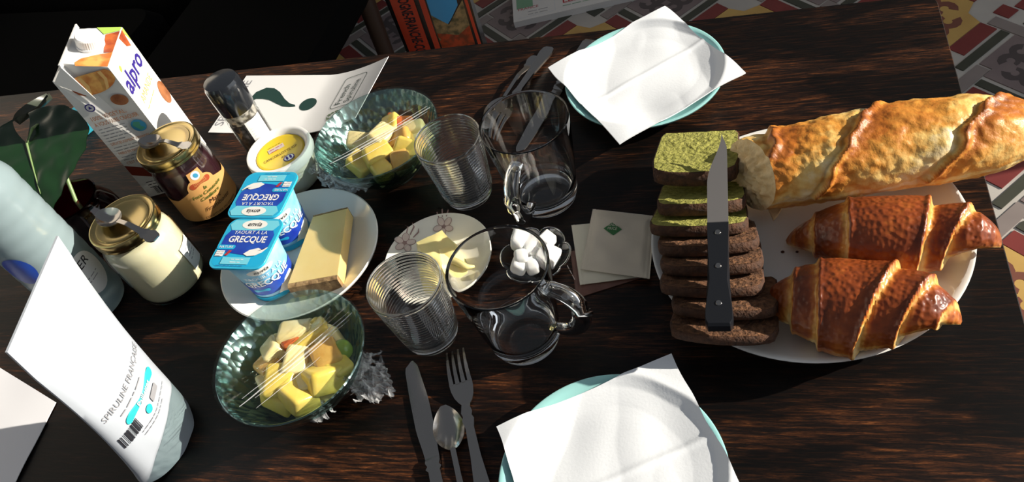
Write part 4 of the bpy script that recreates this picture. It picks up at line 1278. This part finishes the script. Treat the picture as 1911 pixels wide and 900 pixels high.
# ------------------------------------------------------------------ pepper mill
pm = thing('pepper_mill', 'clear pepper mill with black cap and white label strip', 'pepper mill', (-.633, .737, .0004))
obj('glass', lathe([(0, .001), (.018, .0005), (.0215, .002), (.0225, .006), (.0225, .078), (.0215, .083), (.0228, .086), (.0228, .094), (.021, .096), (.0195, .096), (.0195, .084)], 48), M['glass_jar'], pm, 50)
obj('peppercorns', lathe([(0, .003), (.019, .003), (.0212, .007), (.0212, .074), (.018, .076), (0, .076)], 40), M['pepper'], pm, 60)
obj('grinder_neck', lathe([(0, .077), (.020, .077), (.0205, .083), (.0205, .094), (0, .095)], 40), M['pepper2'], pm, 60)
obj('cap', lathe([(.0205, .095), (.0232, .095), (.0236, .097), (.0240, .118), (.0236, .134), (.0215, .139), (.0150, .1405), (0, .1405)], 48), M['mill_cap'], pm, 50)
am = math.radians(-28)
obj('label_strip', grid(lambda u, v: (lerp(-.0125, .0125, u), lerp(.010, .082, v), 0), 10, 4).map(wrap(.0226, am, .0006)), M['white'], pm, 60)
obj('small_print', scribble(-.009, .070, .017, .0024, 8, 31).map(wrap(.0226, am, .0010)), M['lightgrey'], pm)

# ------------------------------------------------------------------ folded leaflet lying behind
lf_o = Vector((-.758, .799, 0)); lang = math.radians(-7.5); lux = Vector((math.cos(lang), math.sin(lang), 0)); luy = Vector((-lux.y, lux.x, 0))
lfl = thing('leaflet', 'white leaflet with dark green exclamation swirl lying at table back', 'leaflet', lf_o, lang)
LW, LD = .262, .124
def lz(x): return .0016 + .033 * max(0, (x - .150) / (LW - .150)) ** 1.5
obj('sheet', sheet(lambda u, v: (u * LW, v * LD, lz(u * LW)), 40, 6, .0010), M['white'], lfl, 40)
def lpx(px_, py_):
    z = .002
    for _ in range(8):
        p = on(px_, py_, z) - lf_o; x, y = p.dot(lux), p.dot(luy); z = lz(min(max(x, 0), LW))
    return (x, y)
LM = lambda p: (p.x, p.y, lz(p.x) + .0004)
sw = [(464, 187), (478, 172), (497, 164), (512, 165), (522, 172), (531, 185), (540, 193), (550, 196), (551, 199), (540, 200), (527, 199), (514, 193), (502, 187), (490, 185), (478, 185), (468, 190)]
obj('green_swirl', fan([lpx(*p) for p in sw][::-1], 1).map(LM) if False else flat([lpx(*p) for p in sw]).map(LM), M['dkgreen'], lfl)
obj('green_dot', fan([lpx(574.5 + 17.5 * math.cos(k / 20 * 2 * pi) * .93 + 4 * math.sin(k / 20 * 2 * pi) * -1 * .6, 195 - 4 * math.cos(k / 20 * 2 * pi) + 11 * math.sin(k / 20 * 2 * pi)) for k in range(20)], 3).map(LM), M['dkgreen'], lfl)
c_ = lpx(458, 160); obj('lettering', shift(text('SPIRULINE', .022, 'RIGHT'), c_[0], c_[1] + .012, pi / 2).map(LM), M['grey_ink'], lfl)
c_ = lpx(481, 207); obj('green_swirl', flat([lpx(474, 213), lpx(479, 205), lpx(483, 205), lpx(482, 211)]).map(LM), M['ink'], lfl)
c_ = lpx(645, 172)
g = shift(text('French', .0155, 'LEFT'), c_[0] - .003, c_[1] - .026, pi / 2); h = shift(text('Spiruline', .0155, 'LEFT', sx=.9), c_[0] + .013, c_[1] - .026, pi / 2); g.add(h.v, h.f)
obj('lettering', g.map(LM), M['dkgreen'], lfl)
fr2 = Geo(); xo, yo = c_[0] + .005, c_[1] + .001
for q in (rrect(.042, .066, .006, 4, xo, yo),):
    o2 = rrect(.040, .064, .0055, 4, xo, yo); n = len(q)
    fr2.v = [Vector((*p, 0)) for p in q] + [Vector((*p, 0)) for p in o2]; fr2.f = [(i, (i + 1) % n, n + (i + 1) % n, n + i) for i in range(n)]
obj('lettering_frame', fr2.map(LM), M['dkgreen'], lfl)
lg = Geo(); r_ = random.Random(4); c2 = lpx(622, 214)
for k in range(26): q = fan(ell(.0028, .0012, 7, c2[0] + r_.uniform(-.012, .012), c2[1] + r_.uniform(-.008, .008), r_.uniform(0, 3)), 1); lg.add(q.v, q.f)
obj('plant_sketch', lg.map(LM), M['leafgreen'], lfl)

# ------------------------------------------------------------------ white tub with yellow lid
tu = thing('cheese_tub', 'round white plastic tub with recessed yellow lid', 'tub', (-.577, .694, .0004))
obj('tub', lathe([(0, .002), (.026, .001), (.031, 0), (.033, .002), (.0345, .010), (.0385, .038), (.0395, .043), (.0395, .044)], 64), M['tub'], tu, 50)
obj('rim', lathe([(.0395, .042), (.0432, .0425), (.0440, .045), (.0440, .052), (.0428, .0555), (.0400, .0558), (.0370, .0545), (.0345, .051), (.0335, .048), (0, .048)], 64), M['tub_w'], tu, 50)
obj('yellow_lid', lathe([(.0330, .0482), (.0325, .0496), (.0300, .0500), (.0290, .0492), (0, .0492)], 56), M['yellow'], tu, 50)
TM = lambda p: (p.x, p.y, .0496)
ta = math.radians(38)
obj('lettering', shift(text('CANCOILLOTTE IGP', .0066, sx=.78), .0015, -.0035, ta).map(TM), M['dkbrown'], tu)
obj('lettering', shift(text('AIL', .0050), .0085, -.0085, ta).map(TM), M['dkbrown'], tu)
obj('badge', shift(dense(-.011, .011, -.0042, .0042, 1, 1), -.0085, .007, ta).map(TM), M['floral2'], tu)
obj('small_print', shift(scribble(-.009, .0014, .018, .003, 2, 41), -.0085, .007, ta).map(lambda p: (p.x, p.y, .0498)), M['box_red'], tu)
obj('small_print', shift(scribble(-.012, 0, .024, .0018, 1, 42), -.011, .014, ta).map(TM), M['dkbrown'], tu)
obj('logo', fan(ell(.0075, .0062, 20, .0165, -.011, ta), 2).map(TM), M['navy'], tu)
obj('logo', fan(ell(.0062, .0050, 20, .0165, -.011, ta), 2).map(lambda p: (p.x, p.y, .0498)), M['white'], tu)
obj('logo', Geo().add(*(lambda q: (q.v, q.f))(fan(ell(.0016, .004, 10, .0145, -.0125, ta), 2))).add(*(lambda q: (q.v, q.f))(fan(ell(.0016, .004, 10, .0185, -.0095, ta), 2))).map(lambda p: (p.x, p.y, .0500)), M['navy'], tu)


# ------------------------------------------------------------------ yogurt pots
def yogurt(label, x, y, rz, face):
    t = thing('yogurt_pot', label, 'yogurt', (x, y, .0052), rz, 'yogurt pots')
    LZ = .0755; w = .0715
    g = Geo(); NU = 48
    lv = [(.0, .022, 1), (.001, .0255, 1), (.006, .0272, 1), (.022, .0282, 1), (.045, .0300, .9), (.060, .0312, .75), (LZ - .003, .0322, .6)]
    for z, r, rd in lv:
        for k in range(NU):
            a = 2 * pi * k / NU; c, s = math.cos(a), math.sin(a)
            sq = 1 / max(abs(c), abs(s)); rr = r * lerp(min(sq, 1.22), 1, rd); g.v.append(Vector((rr * c, rr * s, z)))
    for l in range(len(lv) - 1):
        for k in range(NU): k2 = (k + 1) % NU; g.f.append((l * NU + k, l * NU + k2, (l + 1) * NU + k2, (l + 1) * NU + k))
    g.f.append(tuple(reversed(range(NU))))
    obj('cup', g, M['yog'], t, 50)
    obj('lid', prism(rrect(w, w, .012), LZ - .0032, LZ - .0006, .0003), M['foil'], t, 40)
    zt = lambda e: (lambda p: (p.x, p.y, LZ - .0005 + e))
    obj('lid_print', fan(rrect(w - .006, w - .006, .0095), 2).map(zt(.0)), M['cyan'], t)
    obj('blue_field', fan([(-.031, -.010), (-.018, -.014), (.014, -.018), (.031, -.004), (.0315, .012), (.026, .021), (-.026, .021), (-.0315, .010)], 2).map(zt(.0003)), M['blue'], t)
    obj('pale_field', fan([(-.0325, .026), (-.027, .018), (.027, .018), (.0325, .026), (.028, .0325), (-.028, .0325)], 2).map(zt(.0004)), M['cyan2'], t)
    obj('brand_oval', fan(ell(.0165, .0068, 24, 0, .0262), 2).map(zt(.0006)), M['yogprint'], t)
    obj('lettering', shift(text('envia', .0090, shear=.2, bold=.0001), 0, .0265).map(zt(.0008)), M['ink'], t)
    obj('lettering', shift(text('YAOURT À LA', .0068), 0, .0145).map(zt(.0006)), M['white'], t)
    obj('lettering', shift(text('GRECQUE', .0125, bold=.0003, sx=.86), 0, .0045).map(zt(.0006)), M['white'], t)
    obj('flavour_tab', fan(rrect(.024, .0062, .003, 4, -.0225, -.0065), 3).map(zt(.0006)), M['cyan'], t)
    obj('lettering', shift(text('NATURE', .0048), -.0225, -.0065).map(zt(.0008)), M['white'], t)
    obj('spoonful_picture', fan([(.004, -.0155), (.010, -.0100), (.020, -.0070), (.026, -.0095), (.031, -.0055), (.0315, -.0065), (.027, -.013), (.020, -.0175), (.010, -.0185)], 2).map(zt(.0007)), M['yogprint'], t)
    obj('info_panel', dense(-.020, .016, -.0300, -.0205, 2, 2).map(zt(.0006)), M['cyan2'], t)
    obj('small_print', scribble(-.008, -.0235, .016, .0022, 2, 51).map(zt(.0008)), M['white'], t)
    obj('small_print', scribble(-.024, -.0322, .046, .0014, 1, 52).map(zt(.0008)), M['navy'], t)
    obj('white_panel', dense(-.032, -.0215, -.0195, -.0115, 1, 1).map(zt(.0006)), M['white'], t)
    obj('small_print', scribble(-.0312, -.0135, .009, .0016, 3, 53).map(zt(.0008)), M['grey_ink'], t)
    obj('flag', fan([(-.020, -.018), (-.016, -.0185), (-.0125, -.0115), (-.0165, -.011)], 1).map(zt(.0007)), M['box_red'], t)
    def cupm(e):
        def f(p):
            z = p.y; r = lerp(.0272, .0322, max(0, (z - .006) / .066)) * 1.008 + e; a = face - rz + p.x / .0295
            c, s = math.cos(a), math.sin(a); sq = 1 / max(abs(c), abs(s)); rd = 1 if z < .022 else lerp(1, .6, (z - .022) / .05)
            r *= lerp(min(sq, 1.22), 1, rd); return (r * c, r * s, z)
        return f
    obj('cup_band', dense(-.046, .046, .014, .034, 40, 4).map(cupm(.0002)), M['blue'], t, 60)
    obj('cup_band', dense(-.09, .09, .0015, .009, 60, 3).map(cupm(.0003)), M['cyan'], t, 60)
    obj('lettering', shift(text('YAOURT À LA', .0075), -.003, .047).map(cupm(.0006)), M['white'], t)
    obj('lettering', shift(text('GRECQUE', .0138, bold=.0003, sx=.9), -.003, .036).map(cupm(.0007)), M['white'], t)
    obj('brand_oval', fan(ell(.015, .0055, 20, -.003, .0580), 4).map(cupm(.0005)), M['yogprint'], t)
    obj('lettering', shift(text('envia', .0080, shear=.2), -.003, .0582).map(cupm(.0009)), M['ink'], t)
    obj('flavour_tab', fan(rrect(.020, .0052, .0025, 4, -.017, .0235), 4).map(cupm(.0006)), M['cyan'], t)
    obj('spoonful_picture', fan([(-.002, .010), (.004, .018), (.016, .025), (.026, .026), (.029, .018), (.022, .009), (.010, .005)], 4).map(cupm(.0007)), M['yogprint'], t)
    return t


yogurt('yogurt pot at front of the pair, lid lettering facing viewer', -.5425, .5195, math.radians(-4), math.radians(-48))
yogurt('yogurt pot behind its twin, lid lettering upside down', -.5485, .5925, math.radians(176), math.radians(-40))

# ------------------------------------------------------------------ cheese, butter, sugar
zc = .0095; tz = .0290
cpts = [on(536, 531, tz), on(630, 514, tz), on(648, 388, tz), on(583, 404, tz)]
cc = sum((Vector(p) for p in cpts), Vector()) / 4
che = thing('cheese_wedge', 'thick wedge of yellow hard cheese with brown rind on plate', 'cheese', (cc.x, cc.y, zc))
pl = [(p.x - cc.x, p.y - cc.y) for p in cpts]
obj('cheese', prism(pl, 0, tz - zc, .0012), M['cheese'], che, 30)
def rindstrip(a, b, e0, e1):
    a, b = Vector((*a, 0)), Vector((*b, 0)); d = (b - a); n = Vector((d.y, -d.x, 0)).normalized()
    return sheet(lambda u, v: tuple(a + d * (.01 + .98 * u) + n * (lerp(e0, e1, v) + .0007 * nz(u * 30, v * 8)) + Vector((0, 0, tz - zc + .0004 - .0035 * max(0, v - .35) ** 2 + .0006 * nz(u * 40, 3)))), 30, 5, tz - zc - .001)
obj('rind', rindstrip(pl[0], pl[1], -.0003, .0050), M['rind'], che, 50)
obj('rind', rindstrip(pl[2], pl[3], -.0003, .0022), M['rind'], che, 50)

bt = thing('butter_lump', 'lump of yellow butter carved on the flowered plate', 'butter', (-.338, .548, .0050))
bo = [on(777, 468, .010), on(782, 505, .010), on(835, 528, .010), on(868, 508, .010), on(862, 470, .010), on(828, 446, .010)]
ti = [on(777, 452, .030), on(790, 478, .030), on(826, 500, .026), on(850, 492, .016), on(850, 458, .028), on(824, 430, .034)]
g = Geo(); N_ = 6
ref = Vector((-.338, .548, .0050))
def cyc(L_, t):
    n = len(L_); i = int(t * n) % n; f = t * n - int(t * n); a, b, c, d = L_[i - 1], L_[i], L_[(i + 1) % n], L_[(i + 2) % n]
    f2 = f if f < .5 else f; return b.lerp(c, f * f * (3 - 2 * f) if False else f)
K = 48
for l in range(6):
    for k in range(K):
        p = cyc(bo, k / K).lerp(cyc(ti, k / K), l / 5); p = p - ref; p.z = max(0, lerp(0, cyc(ti, k / K).z - .005, (l / 5) ** .7))
        n1 = .0016 * nz(p.x * 90, p.y * 90, l * .6); g.v.append(p * 1.0 + Vector((n1, n1 * .6, n1 * .5 if l else 0)))
for l in range(1, 5):
    for k in range(K):
        p = cyc(ti, k / K); c_ = sum(ti, Vector()) / 6
        q = p.lerp(c_, l / 5) - ref; q.z += .0020 * nz(q.x * 80, q.y * 80, 7) + .002 * math.sin(l / 5 * pi * .5); g.v.append(q)
c_ = sum(ti, Vector()) / 6 - ref; g.v.append(c_ + Vector((0, 0, .003)))
for l in range(9):
    for k in range(K): k2 = (k + 1) % K; g.f.append((l * K + k, l * K + k2, (l + 1) * K + k2, (l + 1) * K + k))
for k in range(K): g.f.append((9 * K + k, 9 * K + (k + 1) % K, 10 * K))
g.f.append(tuple(reversed(range(K))))
obj('lump', g, M['butter'], bt, 40)
sh = on(858, 497, .018) - ref
obj('curl', tube([sh + Vector((-.012, .004, -.006)), sh + Vector((-.004, .002, .0)), sh + Vector((.006, -.001, -.002)), sh + Vector((.012, .004, -.007))], [.002, .0045, .0035, .0015], 8), M['butter'], bt, 60)

sg = thing('sugar_dish', 'small smoky glass dish with petal rim holding sugar lumps', 'dish', (-.226, .5375, .0004))
obj('petal_dish', grid(lambda u, v: (lambda a: (lambda k: ((.012 + .0255 * v * (.80 + .20 * k)) * math.cos(a), (.012 + .0255 * v * (.80 + .20 * k)) * math.sin(a), .003 + .017 * v ** 2.0 * (.75 + .25 * k)))(abs(math.cos(3 * a)) ** .5 * 1.15))(2 * pi * u), 96, 12, True), M['sugar_glass'], sg, 60)
pt_ = []
for k in range(97):
    a = 2 * pi * k / 96; kk = abs(math.cos(3 * a)) ** .5 * 1.15; rr = .012 + .0255 * (.80 + .20 * kk); pt_.append((rr * math.cos(a), rr * math.sin(a), .003 + .017 * (.75 + .25 * kk)))
obj('petal_edge', tube(pt_, .0011, 6, False), M['glass_h'], sg, 60)
obj('dish_base', lathe([(0, .0005), (.014, 0), (.0155, .001), (.0150, .0035), (.012, .0045), (0, .0045)], 32), M['sugar_glass'], sg, 50)
SL = [(970, 452, .030, .017), (975, 478, .033, .016), (966, 497, .026, .018), (997, 494, .024, .017), (994, 462, .026, .015), (1022, 447, .025, .015), (1026, 478, .024, .019), (1008, 472, .020, .015)]
SN = ['leftmost upper round sugar lump in petal dish', 'round sugar lump on top of the pile in petal dish', 'lower left round sugar lump in petal dish', 'lower right round sugar lump in petal dish',
      'sugar lump in the middle of petal dish', 'flat sugar cube at the far right petal', 'large tilted sugar cube at right petal', 'sugar cube half hidden at the centre of dish']
for i, (x, y, z, s_) in enumerate(SL):
    p = on(x, y, z * .86); d = Vector((p.x + .226, p.y - .5375, 0))
    if d.length > .021: d = d.normalized() * .021
    r = random.Random(i); bm = bmesh.new(); bmesh.ops.create_cube(bm, size=s_)
    bmesh.ops.bevel(bm, geom=bm.edges[:], offset=s_ * (.30 if i < 5 else .14), segments=3, affect='EDGES', profile=.5)
    Rm = Matrix.Rotation(r.uniform(0, 1.5), 3, 'Z') @ Matrix.Rotation(r.uniform(-.5, .5), 3, 'X'); g = Geo(); bm.verts.index_update()
    g.v = [Rm @ v.co for v in bm.verts]; g.f = [tuple(v.index for v in f.verts) for f in bm.faces]; bm.free()
    tag(obj('sugar_lump', g, M['sugar'], None, 50, (-.226 + d.x, .5375 + d.y, z * .86)), SN[i], 'sugar', 'sugar lumps in the dish')


# ------------------------------------------------------------------ sachets
def sachet(label, corners, z, th, mat, name='tea_sachet', cat='tea bag', group=None, seam=True):
    A, B, D, E_ = [Vector(c) for c in corners]   # back-left, back-right, front-right, front-left
    c0 = (A + B + D + E_) / 4; t = thing(name, label, cat, (c0.x, c0.y, 0), 0, group)
    def fn(u, v):
        p = E_.lerp(D, u).lerp(A.lerp(B, u), v) - c0
        e = min(1, min(u, 1 - u, v, 1 - v) / .16)
        puff = th * sstep(0, 1, e) * (.75 + .5 * nz(p.x * 40, p.y * 40, c0.x * 50))
        return (p.x, p.y, z + .0010 + puff + .0003 * math.sin(u * 260) * (1 if min(u, 1 - u) < .09 else 0))
    obj('pouch', sheet(fn, 60, 36, .0008), mat, t, 40)
    return t, c0, fn


t, c0, fn = sachet('brown sachet under the two pale tea sachets', [on(1064, 470, .001), on(1190, 440, .001), on(1205, 516, .001), on(1075, 557, .001)], .0004, .0015, M['choc'], 'chocolate_sachet', 'sachet')
uz = lambda p, fn_: (p.x, p.y, .0060)
g = shift(scribble(-.020, 0, .030, .0022, 1, 61), *(lambda q: (q.x - c0.x, q.y - c0.y))(on(1071, 520, .003)), math.radians(-62)); obj('small_print', g.map(lambda p: (p.x, p.y, .0032)), M['floral2'], t)
sachet('lower pale tea sachet, partly covered by the other', [on(1066, 421, .004), on(1190, 410, .004), on(1206, 516, .004), on(1082, 532, .004)], .0036, .0022, M['tea2'], group='tea sachets')
t, c0, fn = sachet('upper cream tea sachet with green diamond emblem', [on(1106, 391, .008), on(1222, 404, .008), on(1212, 521, .008), on(1083, 503, .008)], .0078, .0034, M['tea'], group='tea sachets')
dm = [on(1126, 427, .012), on(1144, 439, .012), on(1160, 428, .012), on(1142, 416, .012)]
def sz(p): return .0128
g = fan([(p.x - c0.x, p.y - c0.y) for p in dm], 3)
def on_sachet(fn_, p, e):
    best = min(((i, j) for i in range(0, 31) for j in range(0, 31)), key=lambda q: (lambda w: (w[0] - p.x) ** 2 + (w[1] - p.y) ** 2)(fn_(q[0] / 30, q[1] / 30)))
    return (p.x, p.y, fn_(best[0] / 30, best[1] / 30)[2] + e)
obj('emblem', g.map(lambda p: on_sachet(fn, p, .0007)), M['teagreen'], t)
ec = on(1143, 427, .012) - c0
zt_ = on_sachet(fn, ec, .0013)[2]
obj('lettering', shift(text('LEADER\nPRICE', .0052, sx=.8), ec.x, ec.y + .002, math.radians(-8)).map(lambda p: (p.x, p.y, zt_)), M['tea2'], t)

# ------------------------------------------------------------------ left side: pouch, bottle, plant, vase, papers
def stand_pouch():
    t = thing('stand_up_pouch', 'white stand-up pouch with teal printed label at front left', 'pouch', (-.600, .325, .0004))
    Hh = .242
    tf, tb = on(10, 657, .243), on(116, 450, .232)
    bf, bb = on(322, 890, .004), on(366, 772, .004)
    base = Vector(t.location)
    yF0, yB0, yF1, yB1 = .268, .366, tf.y, tb.y
    def edge(tt):                                     # front and back edge in y, mid plane in x
        k = tt ** .9
        yf = lerp(yF0, yF1, k) + .004 * math.sin(pi * min(1, tt * 1.2)); yb = lerp(yB0, yB1, k) - .006 * math.sin(pi * tt)
        return yf, yb, lerp(-.604, (tf.x + tb.x) / 2, tt)
    def th(u, tt):
        s = math.sin(pi * u) ** .6
        return (.027 * (1 - tt) ** .75 * s + .0012) * (1 + .10 * nz(u * 5, tt * 6, 3)) + .0025 * nz(u * 3, tt * 4, 8) * s * (1 - tt)
    def side_(sg_):
        def fn(u, v):
            yf, yb, xm = edge(v); y = lerp(yf, yb, u); bow = .010 * (u - .5) * (v)
            round_ = .006 * (1 - sstep(0, .10, v)) * (abs(u - .5) * 2) ** 3
            return Vector((xm + sg_ * th(u, v) + (tb.x - tf.x) * (u - .5) * v, y, v * Hh * (1 + (.0 if v < .9 else -.012 * u)) + round_)) - base + Vector((0, 0, .0004))
        return fn
    g = grid(side_(1), 30, 40); n = len(g.v); h = grid(side_(-1), 30, 40)
    g.v += h.v; g.f += [tuple(i + n for i in reversed(q)) for q in h.f]
    Rn = 41
    for k in range(40): g.f += [(k, k + 1, k + 1 + n, k + n), (30 * Rn + k + 1, 30 * Rn + k, 30 * Rn + k + n, 30 * Rn + k + 1 + n)]
    for k in range(30): g.f += [((k + 1) * Rn, k * Rn, k * Rn + n, (k + 1) * Rn + n), (k * Rn + 40, (k + 1) * Rn + 40, (k + 1) * Rn + 40 + n, k * Rn + 40 + n)]
    obj('film_body', g, M['pouch'], t, 45)
    f1 = side_(1)
    def pm_(e):
        def f(p):                                     # p.x across (0..1 of width), p.y up in metres
            v = p.y / Hh; u = p.x
            q = f1(min(.98, max(.02, u)), v); return q + Vector((e, 0, e * .3))
        return f
    w = .10
    def uu(g_): g_.v = [Vector((.5 + p.x / w, p.y, 0)) for p in g_.v]; return g_
    obj('lettering', uu(shift(text('SPIRULINE FRANÇAISE', .0100, sx=.86), -.001, .110)).map(pm_(.0010)), M['grey_ink'], t)
    obj('lettering', uu(shift(scribble(-.030, 0, .055, .0035, 1, 71), 0, .098)).map(pm_(.0014)), M['grey_ink'], t)
    obj('teal_bar', uu(fan(rrect(.062, .0095, .0047, 5, .0, .086), 4)).map(pm_(.0011)), M['teal'], t)
    obj('lettering', uu(shift(text('Paillettes', .0080, bold=.0001), .002, .086)).map(pm_(.0018)), M['white'], t)
    obj('round_mark', uu(fan(ell(.0046, .0046, 16, -.006, .072), 2)).map(pm_(.0012)), M['teal'], t)
    q = fan(rrect(.018, .0075, .0015, 3, .012, .073), 2); obj('small_frame', uu(q).map(pm_(.0014)), M['grey_ink'], t)
    obj('small_print', uu(shift(scribble(-.030, 0, .058, .0018, 2, 72, 2.4), .004, .062)).map(pm_(.0014)), M['grey_ink'], t)
    obj('barcode', uu(shift(barcode(.026, .012, 16, 9), -.047, .080)).map(pm_(.0012)), M['ink'], t) if False else obj('barcode', uu(shift(barcode(.024, .015, 16, 9), -.046, .066)).map(pm_(.0014)), M['ink'], t)


stand_pouch()

bo_ = thing('water_bottle', 'large pale blue translucent plastic bottle at the left edge', 'bottle', (-.793, .500, .0004))
RB = .041
prof = [(0, .004), (.018, .003), (.030, 0), (.0385, .003), (.041, .012)]
for k in range(1, 40):
    z = .012 + k * .005; prof.append((RB - (.0007 if k % 4 == 0 else 0), z))
prof += [(.0395, .214), (.033, .235), (.024, .258), (.0155, .274), (.0140, .284), (.0140, .290), (0, .290)]
obj('body', lathe(prof, 64), M['bottle'], bo_, 50)
obj('cap', lathe([(.0165, .284), (.0165, .300), (.0150, .302), (0, .302)], 32), M['navy'], bo_, 50)
fb = math.radians(-12)
obj('label', fan(ell(.024, .030, 32, .004, .066), 5).map(wrap(RB, fb, .0006)), M['white'], bo_, 60)
obj('lettering', shift(text('LER', .016, shear=.15), .003, .082).map(wrap(RB, fb, .0010)), M['ink'], bo_)
obj('small_print', scribble(-.008, .062, .022, .003, 2, 81).map(wrap(RB, fb, .0010)), M['grey_ink'], bo_)
obj('blue_label', fan(ell(.017, .022, 24, -.050, .118), 4).map(wrap(RB, fb, .0006)), M['blue'], bo_, 60)

va = thing('burgundy_vase', 'round burgundy glass vase in shade behind the bottle', 'vase', (-.832, .602, .0004))
obj('vessel', lathe([(0, .003), (.026, .002), (.030, 0), (.034, .003), (.045, .018), (.0485, .036), (.046, .056), (.038, .071), (.035, .078), (.037, .082), (.0355, .0825), (.0335, .078), (.036, .070), (.0435, .055), (.046, .036), (.0425, .02), (.030, .008), (0, .007)], 64), M['burgundy'], va, 60)

pn = thing('leafy_cutting', 'large dark green heart-shaped leaf on its stem at left edge', 'plant', (-.832, .602, .010))
pb = Vector(pn.location)
J = on(50, 268, .135); tipL = on(83, 402, .110); ctrl = on(20, 330, .18)
ld = (tipL - J); LL = ld.length; ld.normalize(); ls = Vector((ld.y, -ld.x, 0)).normalized(); lu = ls.cross(ld).normalized()
if lu.z < 0: lu = -lu
def leaf_w(v):                                    # half width along the midrib, v from lobe tips (<0) to tip 1
    pts = [(-.42, .02), (-.36, .30), (-.22, .50), (0, .62), (.2, .645), (.4, .56), (.6, .40), (.8, .20), (.93, .07), (1, .0)]
    for (a, wa), (b, wb) in zip(pts, pts[1:]):
        if v <= b: return lerp(wa, wb, sstep(a, b, v) * .5 + .5 * (v - a) / (b - a))
    return 0
def leaf_fn(sg_):
    def fn(u, v):
        vv = lerp(-.42, 1, v); w = leaf_w(vv); inner = 0 if vv >= 0 else .09 * math.sin(min(1, -vv / .42) * pi * .6)
        lo = min(inner, w); x = lerp(lo, w, u) * LL * .98
        z = .10 * x * (1 - x / (LL * .8)) - .05 * LL * max(0, vv) ** 2 + .0025 * nz(x * 60, vv * 6, sg_)
        p = J + ld * (vv * LL) + ls * (sg_ * x) + lu * z
        return p - pb
    return fn
g = Geo()
for sg_ in (1, -1):
    q = grid(leaf_fn(sg_), 14, 40); g.add(q.v, q.f if sg_ > 0 else [f[::-1] for f in q.f])
n = len(g.v); g.v += [p - lu * .0008 for p in g.v]; g.f += [tuple(i + n for i in reversed(q)) for q in g.f]
obj('leaf', g, M['leaf'], pn, 50)
obj('midrib', tube([J - pb + lu * .0008 + ld * (LL * k / 10) - lu * (.05 * LL * (k / 10) ** 2) for k in range(8)], [.0016 - .00016 * k for k in range(8)], 6), M['rib'], pn, 60)
obj('petiole', tube([Vector((0, 0, .0)), Vector((-.004, .01, .06)), on(80, 222, .135) - pb, on(60, 240, .145) - pb, J - pb + lu * .001], [.0028, .0026, .0024, .0022, .0018], 8), M['rib'], pn, 60)
a_, b_ = on(36, 232, .14) - pb, on(97, 184, .12) - pb
dd = b_ - a_; sv = Vector((-dd.y, dd.x, 0)).normalized()
obj('young_leaf', sheet(lambda u, v: tuple(a_ + dd * u + sv * ((v - .5) * .030 * math.sin(pi * min(.98, max(.03, u))) ** .7) + Vector((0, 0, .010 * (v - .5) ** 2 * 4))), 20, 8, .0008), M['leaf2'], pn, 50)

A_, B_, D_ = on(0, 687, .001), on(105, 752, .001), on(30, 900, .001)
e1 = (A_ - B_).normalized(); e2 = Vector((e1.y, -e1.x, 0)); e2 = e2 if e2.y < 0 else -e2
pc = B_ + e1 * .105 + e2 * .148
pp = sheet(lambda u, v: tuple(B_ + e1 * (.21 * u) + (D_ - B_).normalized() * (.150 * v) - pc + Vector((0, 0, pc.z * 0 + .0022 + .0012 * nz(u * 3, v * 3)))), 12, 12, .0008)
tag(obj('paper_sheet', pp, M['paper'], None, 40, (pc.x, pc.y, 0)), 'plain pale paper sheet at the lower left corner', 'paper')

q = on(127, 232, .02); tl = thing('teal_packet', 'small teal cardboard packet behind the big leaf', 'packet', (q.x, q.y, .0004), math.radians(-28))
obj('card_body', prism([(-.026, -.040), (.026, -.040), (.026, .040), (-.026, .040)], 0, .022, .001), M['tealbox'], tl)
obj('flap', box(-.020, .020, -.0412, -.0402, .003, .019), M['teal'], tl)

# ------------------------------------------------------------------ pieces that belong to a part
def under(thing_name, part, names, test=None):
    for root in [o for o in bpy.data.objects if o.parent is None and o.name.split('.')[0] == thing_name]:
        kids = list(root.children)
        host = [k for k in kids if k.name.split('.')[0] == part]
        if not host: continue
        for k in kids:
            if k is not host[0] and k.name.split('.')[0] in names and (test is None or test(k)): k.parent = host[0]


hi = lambda o: o.data.vertices[0].co.z > .070
yg = ('lid_print', 'blue_field', 'pale_field', 'brand_oval', 'lettering', 'flavour_tab', 'spoonful_picture', 'info_panel', 'small_print', 'white_panel', 'flag', 'cup_band')
under('yogurt_pot', 'lid', yg, hi); under('yogurt_pot', 'cup', yg, lambda o: not hi(o))
under('jam_jar', 'label', ('crest', 'crest_bird', 'red_badge', 'lettering'))
under('curd_jar', 'side_label', ('small_print',)); under('pepper_mill', 'label_strip', ('small_print',))
under('cheese_tub', 'yellow_lid', ('lettering', 'badge', 'small_print', 'logo'))
under('kitchen_knife', 'handle', ('rivet',))
under('drink_carton', 'body', ('croissant_picture', 'leaf_picture', 'recycling_ring', 'recycling_mark', 'almond_picture', 'lettering', 'small_print', 'earth_picture', 'cherry_picture', 'round_seal', 'barcode', 'leaf_mark'))
under('snack_packet', 'bag', ('red_band', 'red_stripe', 'sky_picture', 'field_picture', 'flower_picture', 'lettering'))
under('cardboard_box', 'carton', ('print', 'frame_line', 'lettering', 'small_print'))
under('leaflet', 'sheet', ('green_swirl', 'green_dot', 'lettering', 'lettering_frame', 'plant_sketch'))
under('stand_up_pouch', 'film_body', ('lettering', 'teal_bar', 'round_mark', 'small_frame', 'small_print', 'barcode'))
under('tea_sachet', 'pouch', ('emblem', 'lettering')); under('chocolate_sachet', 'pouch', ('small_print',))
under('water_bottle', 'label', ('lettering', 'small_print'))
under('sugar_dish', 'petal_dish', ('petal_edge',)); under('leafy_cutting', 'leaf', ('midrib',))
under('cling_film', 'stretched_sheet', ('crease',)); under('baguette', 'crumb_face', ('torn_flake',)); under('butter_lump', 'lump', ('curl',))

print('objects', len(bpy.data.objects))
